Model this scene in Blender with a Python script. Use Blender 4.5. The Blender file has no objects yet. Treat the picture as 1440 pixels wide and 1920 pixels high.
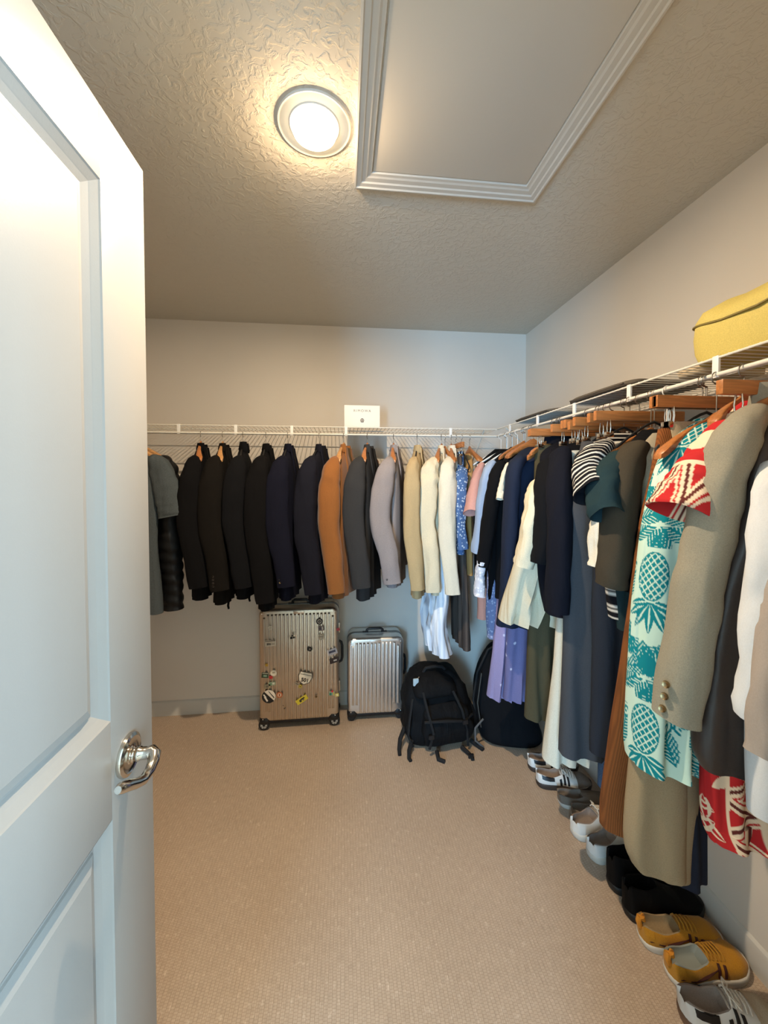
import bpy, bmesh, math, random
import numpy as np
from mathutils import Vector, Matrix, noise
R = math.radians
PI = math.pi
rnd = random.Random(7)
scene = bpy.context.scene
COL = scene.collection

# ------------------------------------------------------------------ camera, world, lights, exposure
F, PITCH, YAW, CY, CX, CAMH = 714.108, 0.0263, 0.1066, 917.57, 720.0, 1.648
D, XR, H = 2.77, 1.374, 2.74            # back wall, right wall, ceiling height
YF = 0.211                              # inner face of the front (door) wall
cd = bpy.data.cameras.new('camera')
cam = bpy.data.objects.new('camera', cd); COL.objects.link(cam)
cd.sensor_fit = 'HORIZONTAL'; cd.sensor_width = 36.0
cd.lens = F / 1440 * 36.0
cd.shift_y = -(960 - CY) / 1440
cd.clip_start = 0.01
_f = Vector((math.sin(YAW) * math.cos(PITCH), math.cos(YAW) * math.cos(PITCH), -math.sin(PITCH)))
_r = Vector((math.cos(YAW), -math.sin(YAW), 0)); _u = _r.cross(_f)
cam.matrix_world = Matrix(((_r.x, _u.x, -_f.x, 0), (_r.y, _u.y, -_f.y, 0), (_r.z, _u.z, -_f.z, CAMH), (0, 0, 0, 1)))
scene.camera = cam

w = bpy.data.worlds.new('sky'); scene.world = w; w.use_nodes = True
bg = w.node_tree.nodes['Background']; bg.inputs[0].default_value = (0.55, 0.75, 1.0, 1); bg.inputs[1].default_value = 0.6

def lamp(name, kind, loc, energy, color, **kw):
    l = bpy.data.lights.new(name, kind); l.energy = energy; l.color = color
    for k, v in kw.items(): setattr(l, k, v)
    o = bpy.data.objects.new(name, l); o.location = loc; COL.objects.link(o); return o
# daylight entering the bedroom behind the camera through its window
day = lamp('bedroom_area_light', 'AREA', (-1.50, -2.94, 1.35), 230, (0.29, 0.62, 1.0), shape='RECTANGLE', size=.9, size_y=1.5)
day.rotation_euler = (R(90), 0, 0)
door_fill = lamp('bedroom_area_light', 'AREA', (2.24, -2.05, 1.2), 270, (0.50, 0.78, 1.0), shape='RECTANGLE', size=1.4, size_y=2.0)  # added fill lamp that brightens the door face, no known window there
door_fill.rotation_euler = (R(90), 0, R(90))
# the closet's ceiling light: its downward facing diffuser and the glow it sends along the ceiling
LX, LY = -0.085, 1.22
disk = lamp('ceiling_lamp', 'AREA', (LX, LY, 2.697), 36, (1.0, 0.79, 0.56), shape='DISK', size=.035)
bulb = lamp('ceiling_bulb', 'POINT', (LX, LY, 2.682), 5.0, (1.0, 0.70, 0.40), shadow_soft_size=0.006)

vs = scene.view_settings
vs.view_transform = 'Standard'; vs.look = 'None'; vs.gamma = 1.0; vs.use_curve_mapping = False
vs.exposure = 0.10

# ------------------------------------------------------------------ helpers
def ray(px, py): return _f + _r * ((px - CX) / F) - _u * ((py - CY) / F)
C0 = Vector((0, 0, CAMH))
def atX(px, py, v): d = ray(px, py); return C0 + d * (v / d.x)
def atY(px, py, v): d = ray(px, py); return C0 + d * (v / d.y)
def atZ(px, py, v): d = ray(px, py); return C0 + d * ((v - CAMH) / d.z)

def lin(c):
    o = []
    for v in c:
        v = v / 255.0
        o.append(v / 12.92 if v <= 0.04045 else ((v + 0.055) / 1.055) ** 2.4)
    return (*o, 1.0)

def empty(name, loc=(0, 0, 0), rz=0.0):
    o = bpy.data.objects.new(name, None); COL.objects.link(o)
    o.location = loc; o.rotation_euler = (0, 0, rz); o.empty_display_size = 0.05
    return o
def tag(o, label, cat, group=None):
    o['label'] = label; o['category'] = cat
    if group: o['group'] = group
    return o
def struct(o): o['kind'] = 'structure'; return o

class MB:
    def __init__(s): s.v = []; s.f = []; s.c = []
    def add(s, vs_, fs, cs=None):
        b = len(s.v); s.v += [tuple(p) for p in vs_]; s.f += [tuple(i + b for i in f) for f in fs]
        s.c += cs if cs is not None else [(1, 1, 1)] * len(vs_)
        return s
    def box(s, a, b):
        x0, y0, z0 = a; x1, y1, z1 = b
        return s.add([(x0,y0,z0),(x1,y0,z0),(x1,y1,z0),(x0,y1,z0),(x0,y0,z1),(x1,y0,z1),(x1,y1,z1),(x0,y1,z1)],
                     [(0,3,2,1),(4,5,6,7),(0,1,5,4),(1,2,6,5),(2,3,7,6),(3,0,4,7)])
    def loft(s, rings, cap0=True, cap1=True, closed=True, cols=None):
        n = len(rings[0]); V = [p for r in rings for p in r]; Fs = []
        for i in range(len(rings) - 1):
            for j in range(n if closed else n - 1):
                k = (j + 1) % n
                Fs.append((i*n+j, i*n+k, (i+1)*n+k, (i+1)*n+j))
        if cap0: Fs.append(tuple(range(n))[::-1])
        if cap1: Fs.append(tuple((len(rings)-1)*n + j for j in range(n)))
        return s.add(V, Fs, cols)
    def tube(s, path, r, n=8, caps=True):
        path = [Vector(p) for p in path]
        rr = r if isinstance(r, (list, tuple)) else [r] * len(path)
        rings = []; ref = None
        for i, p in enumerate(path):
            t = (path[min(i+1, len(path)-1)] - path[max(i-1, 0)]).normalized()
            if ref is None:
                ref = Vector((0, 0, 1)) if abs(t.z) < .8 else Vector((1, 0, 0))
            a = (ref - t * ref.dot(t)).normalized(); b = t.cross(a); ref = a
            rings.append([p + (a * math.cos(2*PI*j/n) + b * math.sin(2*PI*j/n)) * rr[i] for j in range(n)])
        return s.loft(rings, caps, caps)
    def lathe(s, prof, c=(0, 0, 0), axis='z', n=24, caps=True):
        rings = []
        for r, h in prof:
            ring = []
            for j in range(n):
                a = 2*PI*j/n; x, y = r*math.cos(a), r*math.sin(a)
                p = {'z': (x, y, h), 'x': (h, x, y), 'y': (x, h, y)}[axis]
                ring.append((p[0]+c[0], p[1]+c[1], p[2]+c[2]))
            rings.append(ring)
        return s.loft(rings, caps, caps)
    def build(s, name, mat, parent=None, smooth=True, bevel=0.0, angle=40, recalc=True, color=False):
        me = bpy.data.meshes.new(name); me.from_pydata(s.v, [], s.f)
        if color:
            at = me.color_attributes.new('pattern', 'FLOAT_COLOR', 'POINT')
            at.data.foreach_set('color', np.array([(*c[:3], 1.0) for c in s.c], dtype=np.float32).ravel())
        bm = bmesh.new(); bm.from_mesh(me)
        if bevel > 0:
            es = [e for e in bm.edges if len(e.link_faces) == 2 and e.calc_face_angle(0) > R(35)]
            bmesh.ops.bevel(bm, geom=es, offset=bevel, segments=2, profile=0.6, affect='EDGES', clamp_overlap=True)
        if recalc: bmesh.ops.recalc_face_normals(bm, faces=bm.faces)
        for f in bm.faces: f.smooth = smooth
        if smooth:
            for e in bm.edges:
                if len(e.link_faces) == 2 and e.calc_face_angle(0) > R(angle): e.smooth = False
        bm.to_mesh(me); bm.free()
        if mat: me.materials.append(mat)
        o = bpy.data.objects.new(name, me); COL.objects.link(o)
        if parent: o.parent = parent
        return o
def rbox(name, a, b, mat, parent=None, bevel=.003):
    return MB().box(a, b).build(name, mat, parent, bevel=bevel)

# ------------------------------------------------------------------ materials
class NT:
    def __init__(s, name):
        s.m = bpy.data.materials.new(name); s.m.use_nodes = True; s.t = s.m.node_tree
        s.b = s.t.nodes['Principled BSDF']
    def n(s, t, **kw):
        o = s.t.nodes.new(t)
        for k, v in kw.items():
            if k in o.inputs: o.inputs[k].default_value = v
            else: setattr(o, k, v)
        return o
    def l(s, a, b): s.t.links.new(a, b)
    def coord(s, scale=(1, 1, 1), rot=(0, 0, 0), kind='Object'):
        tc = s.n('ShaderNodeTexCoord'); mp = s.n('ShaderNodeMapping')
        mp.inputs['Scale'].default_value = scale; mp.inputs['Rotation'].default_value = rot
        s.l(tc.outputs[kind], mp.inputs['Vector']); return mp.outputs['Vector']
    def ramp(s, fac, stops, interp='LINEAR'):
        r = s.n('ShaderNodeValToRGB'); r.color_ramp.interpolation = interp
        e = r.color_ramp.elements
        while len(e) < len(stops): e.new(0.5)
        for i, (p, c) in enumerate(stops): e[i].position = p; e[i].color = c if len(c) == 4 else (*c, 1)
        s.l(fac, r.inputs[0]); return r.outputs[0]
    def bump(s, h, strength=.3, dist=.002, prev=None):
        b = s.n('ShaderNodeBump'); b.inputs['Strength'].default_value = strength; b.inputs['Distance'].default_value = dist
        s.l(h, b.inputs['Height'])
        if prev: s.l(prev, b.inputs['Normal'])
        return b.outputs['Normal']
    def set(s, **kw):
        for k, v in kw.items():
            k = k.replace('_', ' ')
            s.b.inputs[k].default_value = v
        return s
def plain(name, c, rough=.5, metal=0., spec=.5, **kw):
    t = NT(name); t.set(Base_Color=lin(c), Roughness=rough, Metallic=metal); t.b.inputs['Specular IOR Level'].default_value = spec
    for k, v in kw.items(): t.b.inputs[k.replace('_', ' ')].default_value = v
    return t.m
def painted(name, c, scale=120, strength=.12, rough=.75):
    t = NT(name); v = t.coord()
    nz = t.n('ShaderNodeTexNoise', Scale=scale, Detail=4.0); t.l(v, nz.inputs['Vector'])
    t.l(t.bump(nz.outputs[0], strength, .002), t.b.inputs['Normal'])
    n2 = t.n('ShaderNodeTexNoise', Scale=1.3, Detail=2.0); t.l(v, n2.inputs['Vector'])
    a = lin(c); b = lin([x * .97 for x in c])
    t.l(t.ramp(n2.outputs[0], [(.35, b), (.65, a)]), t.b.inputs['Base Color'])
    t.set(Roughness=rough); return t.m
def fabric(name, c, rough=.92, var=.05, fold=.35, fine=450, sheen=.0, pat=None, c2=None, weave=(1, 1, 1), vs=62.0, thr=(.28, .40), spec=.12):
    t = NT(name); v = t.coord()
    big = t.n('ShaderNodeTexNoise', Scale=7.0, Detail=3.0, Distortion=.6)
    t.l(t.coord((1.6, 1.6, .45)), big.inputs['Vector'])
    fn = t.n('ShaderNodeTexNoise', Scale=fine, Detail=1.0); t.l(t.coord(weave), fn.inputs['Vector'])
    n1 = t.bump(big.outputs[0], fold, .02); n2 = t.bump(fn.outputs[0], .12, .0008, n1)
    t.l(n2, t.b.inputs['Normal'])
    hi = lin([min(255, x * (1 + var)) for x in c]); lo = lin([x * (1 - var) for x in c])
    if pat == 'attr':
        at = t.n('ShaderNodeAttribute', attribute_name='pattern'); t.l(at.outputs['Color'], t.b.inputs['Base Color'])
    else:
        mid = t.n('ShaderNodeTexNoise', Scale=420.0, Detail=2.0); t.l(v, mid.inputs['Vector'])
        base = t.ramp(mid.outputs[0], [(.3, lo), (.7, hi)])
        if pat == 'floral':
            vo = t.n('ShaderNodeTexVoronoi', Scale=vs); t.l(v, vo.inputs['Vector'])
            m = t.n('ShaderNodeMix', data_type='RGBA'); m.inputs[7].default_value = lin(c2)
            t.l(t.ramp(vo.outputs['Distance'], [(thr[0], (1, 1, 1)), (thr[1], (0, 0, 0))]), m.inputs[0]); t.l(base, m.inputs[6]); base = m.outputs[2]
        if pat == 'stripe':
            wv = t.n('ShaderNodeTexWave', Scale=11.0, Distortion=.4); wv.bands_direction = 'Y'; t.l(v, wv.inputs['Vector'])
            m = t.n('ShaderNodeMix', data_type='RGBA'); m.inputs[7].default_value = lin(c2)
            t.l(t.ramp(wv.outputs[0], [(.35, (0, 0, 0)), (.55, (1, 1, 1))]), m.inputs[0]); t.l(base, m.inputs[6]); base = m.outputs[2]
        t.l(base, t.b.inputs['Base Color'])
    t.set(Roughness=rough); t.b.inputs['Specular IOR Level'].default_value = spec
    if sheen: t.b.inputs['Sheen Weight'].default_value = sheen
    return t.m
def corduroy(name, c):
    t = NT(name); v = t.coord()
    wv = t.n('ShaderNodeTexWave', Scale=70.0); wv.bands_direction = 'X'; t.l(v, wv.inputs['Vector'])
    big = t.n('ShaderNodeTexNoise', Scale=9.0, Detail=3.0); t.l(t.coord((1, 1, .5)), big.inputs['Vector'])
    n1 = t.bump(big.outputs[0], .3, .012)
    t.l(t.bump(wv.outputs[0], .5, .0015, n1), t.b.inputs['Normal'])
    t.l(t.ramp(wv.outputs[0], [(.1, lin([x * .85 for x in c])), (.8, lin(c))]), t.b.inputs['Base Color'])
    t.set(Roughness=.9); t.b.inputs['Specular IOR Level'].default_value = .2
    return t.m
def wood(name, c):
    t = NT(name); v = t.coord((1, 14, 14))
    nz = t.n('ShaderNodeTexNoise', Scale=9.0, Detail=5.0, Distortion=1.2); t.l(v, nz.inputs['Vector'])
    t.l(t.ramp(nz.outputs[0], [(.3, lin([x * .78 for x in c])), (.7, lin(c))]), t.b.inputs['Base Color'])
    t.l(t.bump(nz.outputs[0], .08, .001), t.b.inputs['Normal'])
    t.set(Roughness=.38); return t.m

M = {}
M['wall'] = painted('wall_paint', (222, 213, 200), 150, .10)
M['trim'] = painted('trim_paint', (206, 202, 193), 60, .02, .35)
M['door'] = painted('door_paint', (162, 161, 158), 240, .05, .38)
t = NT('ceiling_knockdown'); v = t.coord((1, 1, 1))
n1 = t.n('ShaderNodeTexNoise', Scale=34.0, Detail=5.0, Roughness=.55, Distortion=1.1); t.l(v, n1.inputs['Vector'])
n2 = t.n('ShaderNodeTexNoise', Scale=11.0, Detail=3.0); t.l(v, n2.inputs['Vector'])
r1 = t.ramp(n1.outputs[0], [(.47, (0, 0, 0)), (.58, (1, 1, 1))])
mm = t.n('ShaderNodeMath', operation='MULTIPLY'); t.l(r1, mm.inputs[0]); t.l(n2.outputs[0], mm.inputs[1])
t.l(t.bump(mm.outputs[0], .45, .006), t.b.inputs['Normal'])
t.set(Base_Color=lin((204, 197, 183)), Roughness=.85); M['ceiling'] = t.m

t = NT('woven_vinyl'); v = t.coord()
br = t.n('ShaderNodeTexBrick', Scale=38.0)
br.inputs['Mortar Size'].default_value = .05; br.inputs['Mortar Smooth'].default_value = 1.0
br.inputs['Brick Width'].default_value = .32; br.inputs['Row Height'].default_value = .5
br.inputs['Color1'].default_value = lin((198, 177, 155)); br.inputs['Color2'].default_value = lin((192, 171, 149)); br.inputs['Mortar'].default_value = lin((171, 149, 127))
t.l(t.coord((1, 1, 1), (0, 0, R(90))), br.inputs['Vector'])
st1 = t.n('ShaderNodeTexNoise', Scale=60.0, Detail=3.0); t.l(t.coord((4.5, .5, 1)), st1.inputs['Vector'])
sp = t.n('ShaderNodeTexNoise', Scale=75.0, Detail=2.0); t.l(t.coord((1, .6, 1)), sp.inputs['Vector'])
bl = t.n('ShaderNodeTexNoise', Scale=2.2, Detail=4.0); t.l(v, bl.inputs['Vector'])
m1 = t.n('ShaderNodeMix', data_type='RGBA', blend_type='MULTIPLY'); m1.inputs[0].default_value = .75
t.l(br.outputs['Color'], m1.inputs[6]); t.l(t.ramp(st1.outputs[0], [(.3, (.80, .78, .76)), (.7, (1.06, 1.05, 1.04))]), m1.inputs[7])
m2 = t.n('ShaderNodeMix', data_type='RGBA', blend_type='ADD')
t.l(t.ramp(sp.outputs[0], [(.62, (0, 0, 0)), (.74, (.12, .115, .10))]), m2.inputs[7]); t.l(m1.outputs[2], m2.inputs[6]); m2.inputs[0].default_value = 1.0
m3 = t.n('ShaderNodeMix', data_type='RGBA', blend_type='MULTIPLY'); m3.inputs[0].default_value = 1.0
t.l(m2.outputs[2], m3.inputs[6]); t.l(t.ramp(bl.outputs[0], [(.3, (.93, .92, .91)), (.7, (1.03, 1.03, 1.03))]), m3.inputs[7])
t.l(m3.outputs[2], t.b.inputs['Base Color'])
t.l(t.bump(sp.outputs[0], .25, .002, t.bump(br.outputs['Fac'], .12, .0012)), t.b.inputs['Normal'])
t.l(t.ramp(bl.outputs[0], [(.3, (.34, .34, .34)), (.7, (.46, .46, .46))]), t.b.inputs['Roughness'])
M['floor'] = t.m

M['wire'] = plain('white_coated_wire', (226, 221, 208), .4)
M['clip_white'] = plain('white_plastic', (232, 230, 224), .4)
M['chrome'] = plain('polished_nickel', (205, 198, 188), .14, 1.0)
M['steel'] = plain('hook_steel', (150, 146, 140), .3, 1.0)
M['wood'] = wood('orange_beech', (188, 118, 62))
M['woodlight'] = wood('pale_beech', (205, 150, 92))
M['blackplastic'] = plain('black_plastic', (22, 22, 24), .45)
M['card'] = plain('white_card', (242, 236, 226), .5)
M['ink'] = plain('grey_ink', (84, 78, 72), .7)
t = NT('lit_diffuser'); t.set(Base_Color=(1, .95, .85, 1)); t.b.inputs['Emission Color'].default_value = (1, .80, .52, 1); t.b.inputs['Emission Strength'].default_value = 9.0
M['diffuser'] = t.m

# ------------------------------------------------------------------ room shell
XL = -1.56
def slab(name, a, b, mat): return struct(MB().box(a, b).build(name, mat, smooth=False))
slab('floor', (-2.6, -3.1, -.1), (2.4, D + .1, 0), M['floor'])
slab('ceiling', (XL - .1, YF - .12, H), (XR + .1, D + .1, H + .1), M['ceiling'])
slab('wall_back', (XL - .1, D, 0), (XR + .1, D + .1, H), M['wall'])
slab('wall_right', (XR, YF, 0), (XR + .1, D, H), M['wall'])
slab('wall_left', (XL - .1, YF, 0), (XL, D, H), M['wall'])
DX0, DX1, DZ = -.545, .31, 2.455         # door opening
mb = MB().box((XL - .1, YF - .12, 0), (DX0, YF, H)).box((DX1, YF - .12, 0), (XR + .1, YF, H)).box((DX0, YF - .12, DZ), (DX1, YF, H))
struct(mb.build('wall_front', M['wall'], smooth=False))
# bedroom behind the camera: walls, ceiling and a window opening for the daylight, plus an added one for the fill lamp
slab('wall_bedroom_left', (-2.6, -3.1, 0), (-2.5, YF - .12, H), M['wall'])
struct(MB().box((2.3, -3.1, 0), (2.4, -2.8, H)).box((2.3, -1.3, 0), (2.4, YF - .12, H)).box((2.3, -2.8, 0), (2.4, -1.3, .15)).box((2.3, -2.8, 2.25), (2.4, -1.3, H)).build('wall_bedroom_right', M['wall'], smooth=False))  # opening made up to go with the added fill lamp
slab('ceiling_bedroom', (-2.6, -3.1, H), (2.4, YF - .12, H + .1), M['wall'])
mb = MB().box((-2.5, -3.1, 0), (-2.0, -3.0, H)).box((-1.0, -3.1, 0), (2.3, -3.0, H)).box((-2.0, -3.1, 0), (-1.0, -3.0, .55)).box((-2.0, -3.1, 2.15), (-1.0, -3.0, H))
struct(mb.build('wall_bedroom_rear', M['wall'], smooth=False))
for nm, wx, wy, hw, rz_ in (('window_1', -1.50, -3.05, .5, 0), ('added_window', 2.35, -2.05, .75, 90)):  # the second window is made up, a frame for the fill lamp
    wf = struct(empty(nm, (wx, wy, 1.35 if rz_ == 0 else 1.2), R(rz_))); hv = .8 if rz_ == 0 else 1.05
    fr = MB().box((-hw, -.03, -hv), (-hw + .05, .03, hv)).box((hw - .05, -.03, -hv), (hw, .03, hv)).box((-hw, -.03, hv - .05), (hw, .03, hv)).box((-hw, -.03, -hv), (hw, .03, -hv + .05)).box((-hw, -.02, -.02), (hw, .02, .02))
    fr.build('window_frame', M['trim'], wf, smooth=False)
def baseboard(name, a, b, ax):
    mb = MB(); (x0, y0), (x1, y1) = a, b
    prof = [(0, 0), (.014, 0), (.014, .082), (.010, .094), (.004, .100), (0, .102)]
    r = []
    for (x, y) in (a, b):
        ring = []
        for o, z in prof:
            ring.append((x + o * ax[0], y + o * ax[1], z))
        r.append(ring)
    return struct(mb.loft(r).build(name, M['trim'], angle=20))
baseboard('baseboard_back', (XL, D), (XR, D), (0, -1))
baseboard('baseboard_right', (XR, YF), (XR, D), (-1, 0))
baseboard('baseboard_left', (XL, YF), (XL, D), (1, 0))
# door jamb lining on the opening
mb = MB().box((DX1 - .018, YF - .13, 0), (DX1, YF + .01, DZ)).box((DX0, YF - .13, DZ - .018), (DX1, YF + .01, DZ)).box((DX0, YF - .13, 0), (DX0 + .006, YF + .01, DZ))
struct(mb.build('trim_1', M['trim'], smooth=False))

# ------------------------------------------------------------------ door (open into the closet)
def door():
    root = struct(empty('door_1', (-.503, YF + .006, .012)))
    W, HT, T = 1.047 - YF - .006, 2.43 - .012, .035
    st = .176
    def ring(y0, y1, z0, z1, o, d): return [(d, y0 + o, z0 + o), (d, y1 - o, z0 + o), (d, y1 - o, z1 - o), (d, y0 + o, z1 - o)]
    def fbox(name, a, b): return MB().box(a, b).build(name, M['door'], root, bevel=.0012)
    z = [0, .24, .894, 1.111, 2.263, HT]
    fbox('stile', (-T, 0, 0), (0, st, HT)); fbox('stile', (-T, W - st, 0), (0, W, HT))
    for a, b in ((z[0], z[1]), (z[2], z[3]), (z[4], z[5])): fbox('rail', (-T, st, a), (0, W - st, b))
    for a, b in ((z[1], z[2]), (z[3], z[4])):
        prof = [(0, 0), (.003, -.003), (.016, -.012), (.018, -.0135), (.031, -.021), (.036, -.021), (.038, -.017), (.060, -.008)]
        mb = MB(); rings = [ring(st, W - st, a, b, o, d) for o, d in prof]
        mb.loft(rings, False, True)
        mb.build('moulded_panel', M['door'], root, smooth=False)
        MB().box((-T, st, a), (-.0225, W - st, b)).build('panel_back', M['door'], root, smooth=False)
    # lever handle
    hy, hz = .930 - YF - .006, 1.007 - .012
    h = MB().lathe([(.0, 0), (.046, 0), (.047, .004), (.045, .009), (.038, .012), (.034, .010), (.020, .011), (.018, .013), (.0, .013)], (0, hy, hz), 'x', 40).build('handle_rose', M['chrome'], root)
    h['label'] = 'polished nickel lever handle'
    nk = MB().lathe([(.017, .010), (.0175, .016), (.0145, .018), (.0145, .022), (.0165, .024), (.0150, .030), (.0135, .032), (.0135, .050)], (0, hy, hz), 'x', 28)
    pts = [(.044, hy, hz), (.055, hy + .002, hz + .002), (.062, hy - .002, hz - .001), (.065, hy - .015, hz - .010), (.066, hy - .035, hz - .018), (.065, hy - .060, hz - .018), (.062, hy - .085, hz - .006), (.059, hy - .110, hz + .010), (.057, hy - .130, hz + .021), (.0565, hy - .138, hz + .024)]
    nk.tube(pts, [.0135, .0138, .0135, .0125, .0110, .0105, .0108, .0115, .0110, .007], 16)
    nk.build('handle_lever', M['chrome'], root, angle=60)
    b = MB().lathe([(.0, 0), (.033, 0), (.031, -.009), (.0, -.012)], (-T, hy, hz), 'x', 24)
    b.build('handle_rose', M['chrome'], root)
    for zz in (.25, 1.2, 2.2): MB().lathe([(.0, -.05), (.007, -.05), (.007, .05), (.0, .05)], (.002, -.004, zz), 'z', 12).build('hinge', M['steel'], root)
door()

# ------------------------------------------------------------------ ceiling light and attic hatch
def ceiling_light():
    root = tag(empty('ceiling_light', (LX, LY, H)), 'round lit flush ceiling light with a white domed trim ring', 'lamp')
    MB().lathe([(.112, 0), (.112, -.004), (.110, -.006), (.106, -.005), (.103, -.003), (.078, -.003), (.075, -.006), (.072, -.005), (.072, 0)], n=48, caps=False).build('trim_ring', M['trim'], root)
    MB().lathe([(.0, -.040), (.03, -.039), (.052, -.034), (.066, -.024), (.0715, -.010), (.0715, -.004)], n=40, caps=False).build('diffuser', M['diffuser'], root)
ceiling_light()
def hatch():
    x0, x1, y0, y1 = .043, .740, .42, 1.437
    root = tag(empty('attic_hatch', ((x0 + x1) / 2, (y0 + y1) / 2, H)), 'rectangular attic access hatch with a white moulded casing in the ceiling', 'hatch')
    cx_, cy_ = (x0 + x1) / 2, (y0 + y1) / 2
    prof = [(0, 0), (0, -.020), (.006, -.021), (.010, -.017), (.024, -.016), (.028, -.012), (.044, -.011), (.050, -.008), (.060, -.007), (.062, 0)]
    hx, hy = (x1 - x0) / 2, (y1 - y0) / 2
    cor = [(-1, -1), (1, -1), (1, 1), (-1, 1)]
    for i in range(4):
        a, b = cor[i], cor[(i + 1) % 4]
        mb = MB(); mb.loft([[(c[0] * (hx - o), c[1] * (hy - o), d) for o, d in prof] for c in (a, b)])
        mb.build('casing', M['trim'], root, angle=15)
    MB().box((-hx + .066, -hy + .066, -.003), (hx - .066, hy - .066, .0)).build('hatch_panel', M['trim'], root, bevel=.001)
hatch()

# ------------------------------------------------------------------ wire shelves
ZL = 1.976; YLIP = 2.41; XLIP = 1.0; ZROD = 1.929; RW = .0028
def shelf(name, label, along, a0, a1, wall, lip, clips):
    root = tag(empty(name, ((a0 + a1) / 2 if along == 'x' else wall, wall if along == 'x' else (a0 + a1) / 2, ZL)), label, 'shelf', 'wire shelves')
    ox, oy = root.location.x, root.location.y
    def P(a, c, z): return ((a if along == 'x' else c) - ox, (c if along == 'x' else a) - oy, z - ZL)
    dk = MB(); n = int((a1 - a0) / .0254); sgn = 1 if lip > wall else -1
    for i in range(n + 1):
        a = a0 + i * .0254
        dk.tube([P(a, wall - .0 + sgn * .004, ZL + .002), P(a, lip - sgn * .001, ZL + .002), P(a, lip + sgn * .0015, ZL + .0)], .0016, 6)
    o = dk.build('deck_wire', M['wire'], root); o['kind'] = 'stuff'
    for c, z in ((wall + sgn * .02, ZL - .002), ((wall + lip) / 2, ZL - .002), (lip, ZL - .0015)):
        MB().tube([P(a0, c, z), P(a1, c, z)], RW + .0006, 8).build('rail_wire', M['wire'], root)
    r = MB().tube([P(a0, lip, ZROD), P(a1, lip, ZROD)], .0062, 12).build('hanging_rod', M['wire'], root)
    for a in clips:
        e = .009
        MB().box(tuple(min(x, y) for x, y in zip(P(a - e, lip - .004, ZROD - .008), P(a + e, lip + .004, ZL + .004))),
                 tuple(max(x, y) for x, y in zip(P(a - e, lip - .004, ZROD - .008), P(a + e, lip + .004, ZL + .004)))).build('rod_support', M['clip_white'], root, bevel=.002)
    for a in (a0 + .1, a1 - .1):
        MB().tube([P(a, wall + sgn * .006, ZL - .30), P(a, lip - sgn * .012, ZL - .004)], .004, 8).build('brace', M['wire'], root)
bc = [atY(px, 805, YLIP).x for px in (335, 442, 547, 649, 845)]
shelf('wire_shelf', 'long white wire shelf with hanging rod along the back wall', 'x', XL + .005, XLIP + .02, D, YLIP, bc)
shelf('wire_shelf', 'white wire shelf on the left wall, mostly hidden behind the door', 'y', YF + .03, YLIP - .01, XL, -1.20, (.8, 1.4, 2.0))
rc = [atX(px, py, XLIP).y for px, py in ((956, 800), (1008, 790), (1077, 768), (1180, 738), (1343, 690))]
shelf('wire_shelf', 'white wire shelf with hanging rod along the right wall', 'y', YF + .03, YLIP - .01, XR, XLIP, rc)

# ------------------------------------------------------------------ hangers
def hook_path(zneck, zrod=ZROD, r=.0165):
    """hook in the local x-z plane, root at the rod axis height"""
    top = .0062 + .0017 - r
    pts = [(0, 0, zneck), (0, 0, top - r - .012)]
    for k in range(11):
        a = -PI / 2 + k * (PI * 1.36) / 10
        pts.append((r * math.cos(a) * 1.0, 0, top + r * math.sin(a)))
    pts[1] = (0, 0, top - r - .004)
    return pts
def hanger(kind, loc, rz, label, group=None, half=.21, drop=.085, mat=None, tilt=0.):
    name = {'wood': 'wooden_hanger', 'clip': 'clip_hanger', 'white': 'plastic_hanger', 'black': 'velvet_hanger'}[kind]
    group = group or ('hangers on the right rod' if loc[0] == XLIP else 'hangers on the back rod' if loc[1] == YLIP else 'hangers on the left rod')
    root = tag(empty(name, loc, rz), label, 'hanger', group)
    if tilt: root.rotation_euler = (0, tilt, rz)
    zn = -drop
    MB().tube(hook_path(zn + (-.002 if kind == 'clip' else .01)), .0017, 8).build('hook', M['steel'] if kind in ('wood', 'clip') else (M['clip_white'] if kind == 'white' else M['steel']), root)
    if kind == 'wood':
        mb = MB(); rings = []
        for i in range(25):
            x = -1 + 2 * i / 24; ax = abs(x)
            z = zn + .008 - .105 * ax ** 1.35 * (half / .21)
            hh = .017 - .006 * ax + (.010 * max(0, 1 - ax * 7)); th = .006 + .014 * ax ** 2
            y = .022 * ax ** 2
            if ax > .97: hh *= .6; th *= .6
            rings.append([(x * half, y + th * c, z + hh * s) for c, s in ((1, .7), (.7, 1), (-.7, 1), (-1, .7), (-1, -.7), (-.7, -1), (.7, -1), (1, -.7))])
        mb.loft(rings).build('arm', mat or M['wood'], root, angle=60)
    elif kind == 'clip':
        b = MB().box((-.155, -.0085, zn - .033), (.155, .0085, zn)).build('bar', mat or M['wood'], root, bevel=.0025)
        for sx in (-1, 1):
            c = MB().tube([(sx * .105, -.006, zn - .026), (sx * .105, -.010, zn - .055), (sx * .105, -.006, zn - .082)], .0022, 6)
            c.tube([(sx * .105, .006, zn - .026), (sx * .105, .010, zn - .055), (sx * .105, .006, zn - .082)], .0022, 6)
            c.box((sx * .105 - .013, -.0085, zn - .088), (sx * .105 + .013, .0085, zn - .070))
            c.build('clip', M['chrome'], root, bevel=.001)
    else:
        m = M['clip_white'] if kind == 'white' else M['blackplastic']
        rr = .0055 if kind == 'white' else .004
        pts = []
        for i in range(17):
            x = -1 + 2 * i / 16; ax = abs(x)
            pts.append((x * half, 0, zn + .004 - .10 * ax ** 1.3))
        low = [(half * .99, 0, zn - .115), (half * .9, 0, zn - .124), (0, 0, zn - .128), (-half * .9, 0, zn - .124), (-half * .99, 0, zn - .115), pts[0]]
        MB().tube(pts + low, rr, 10).build('frame', m, root)
    return root

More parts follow.
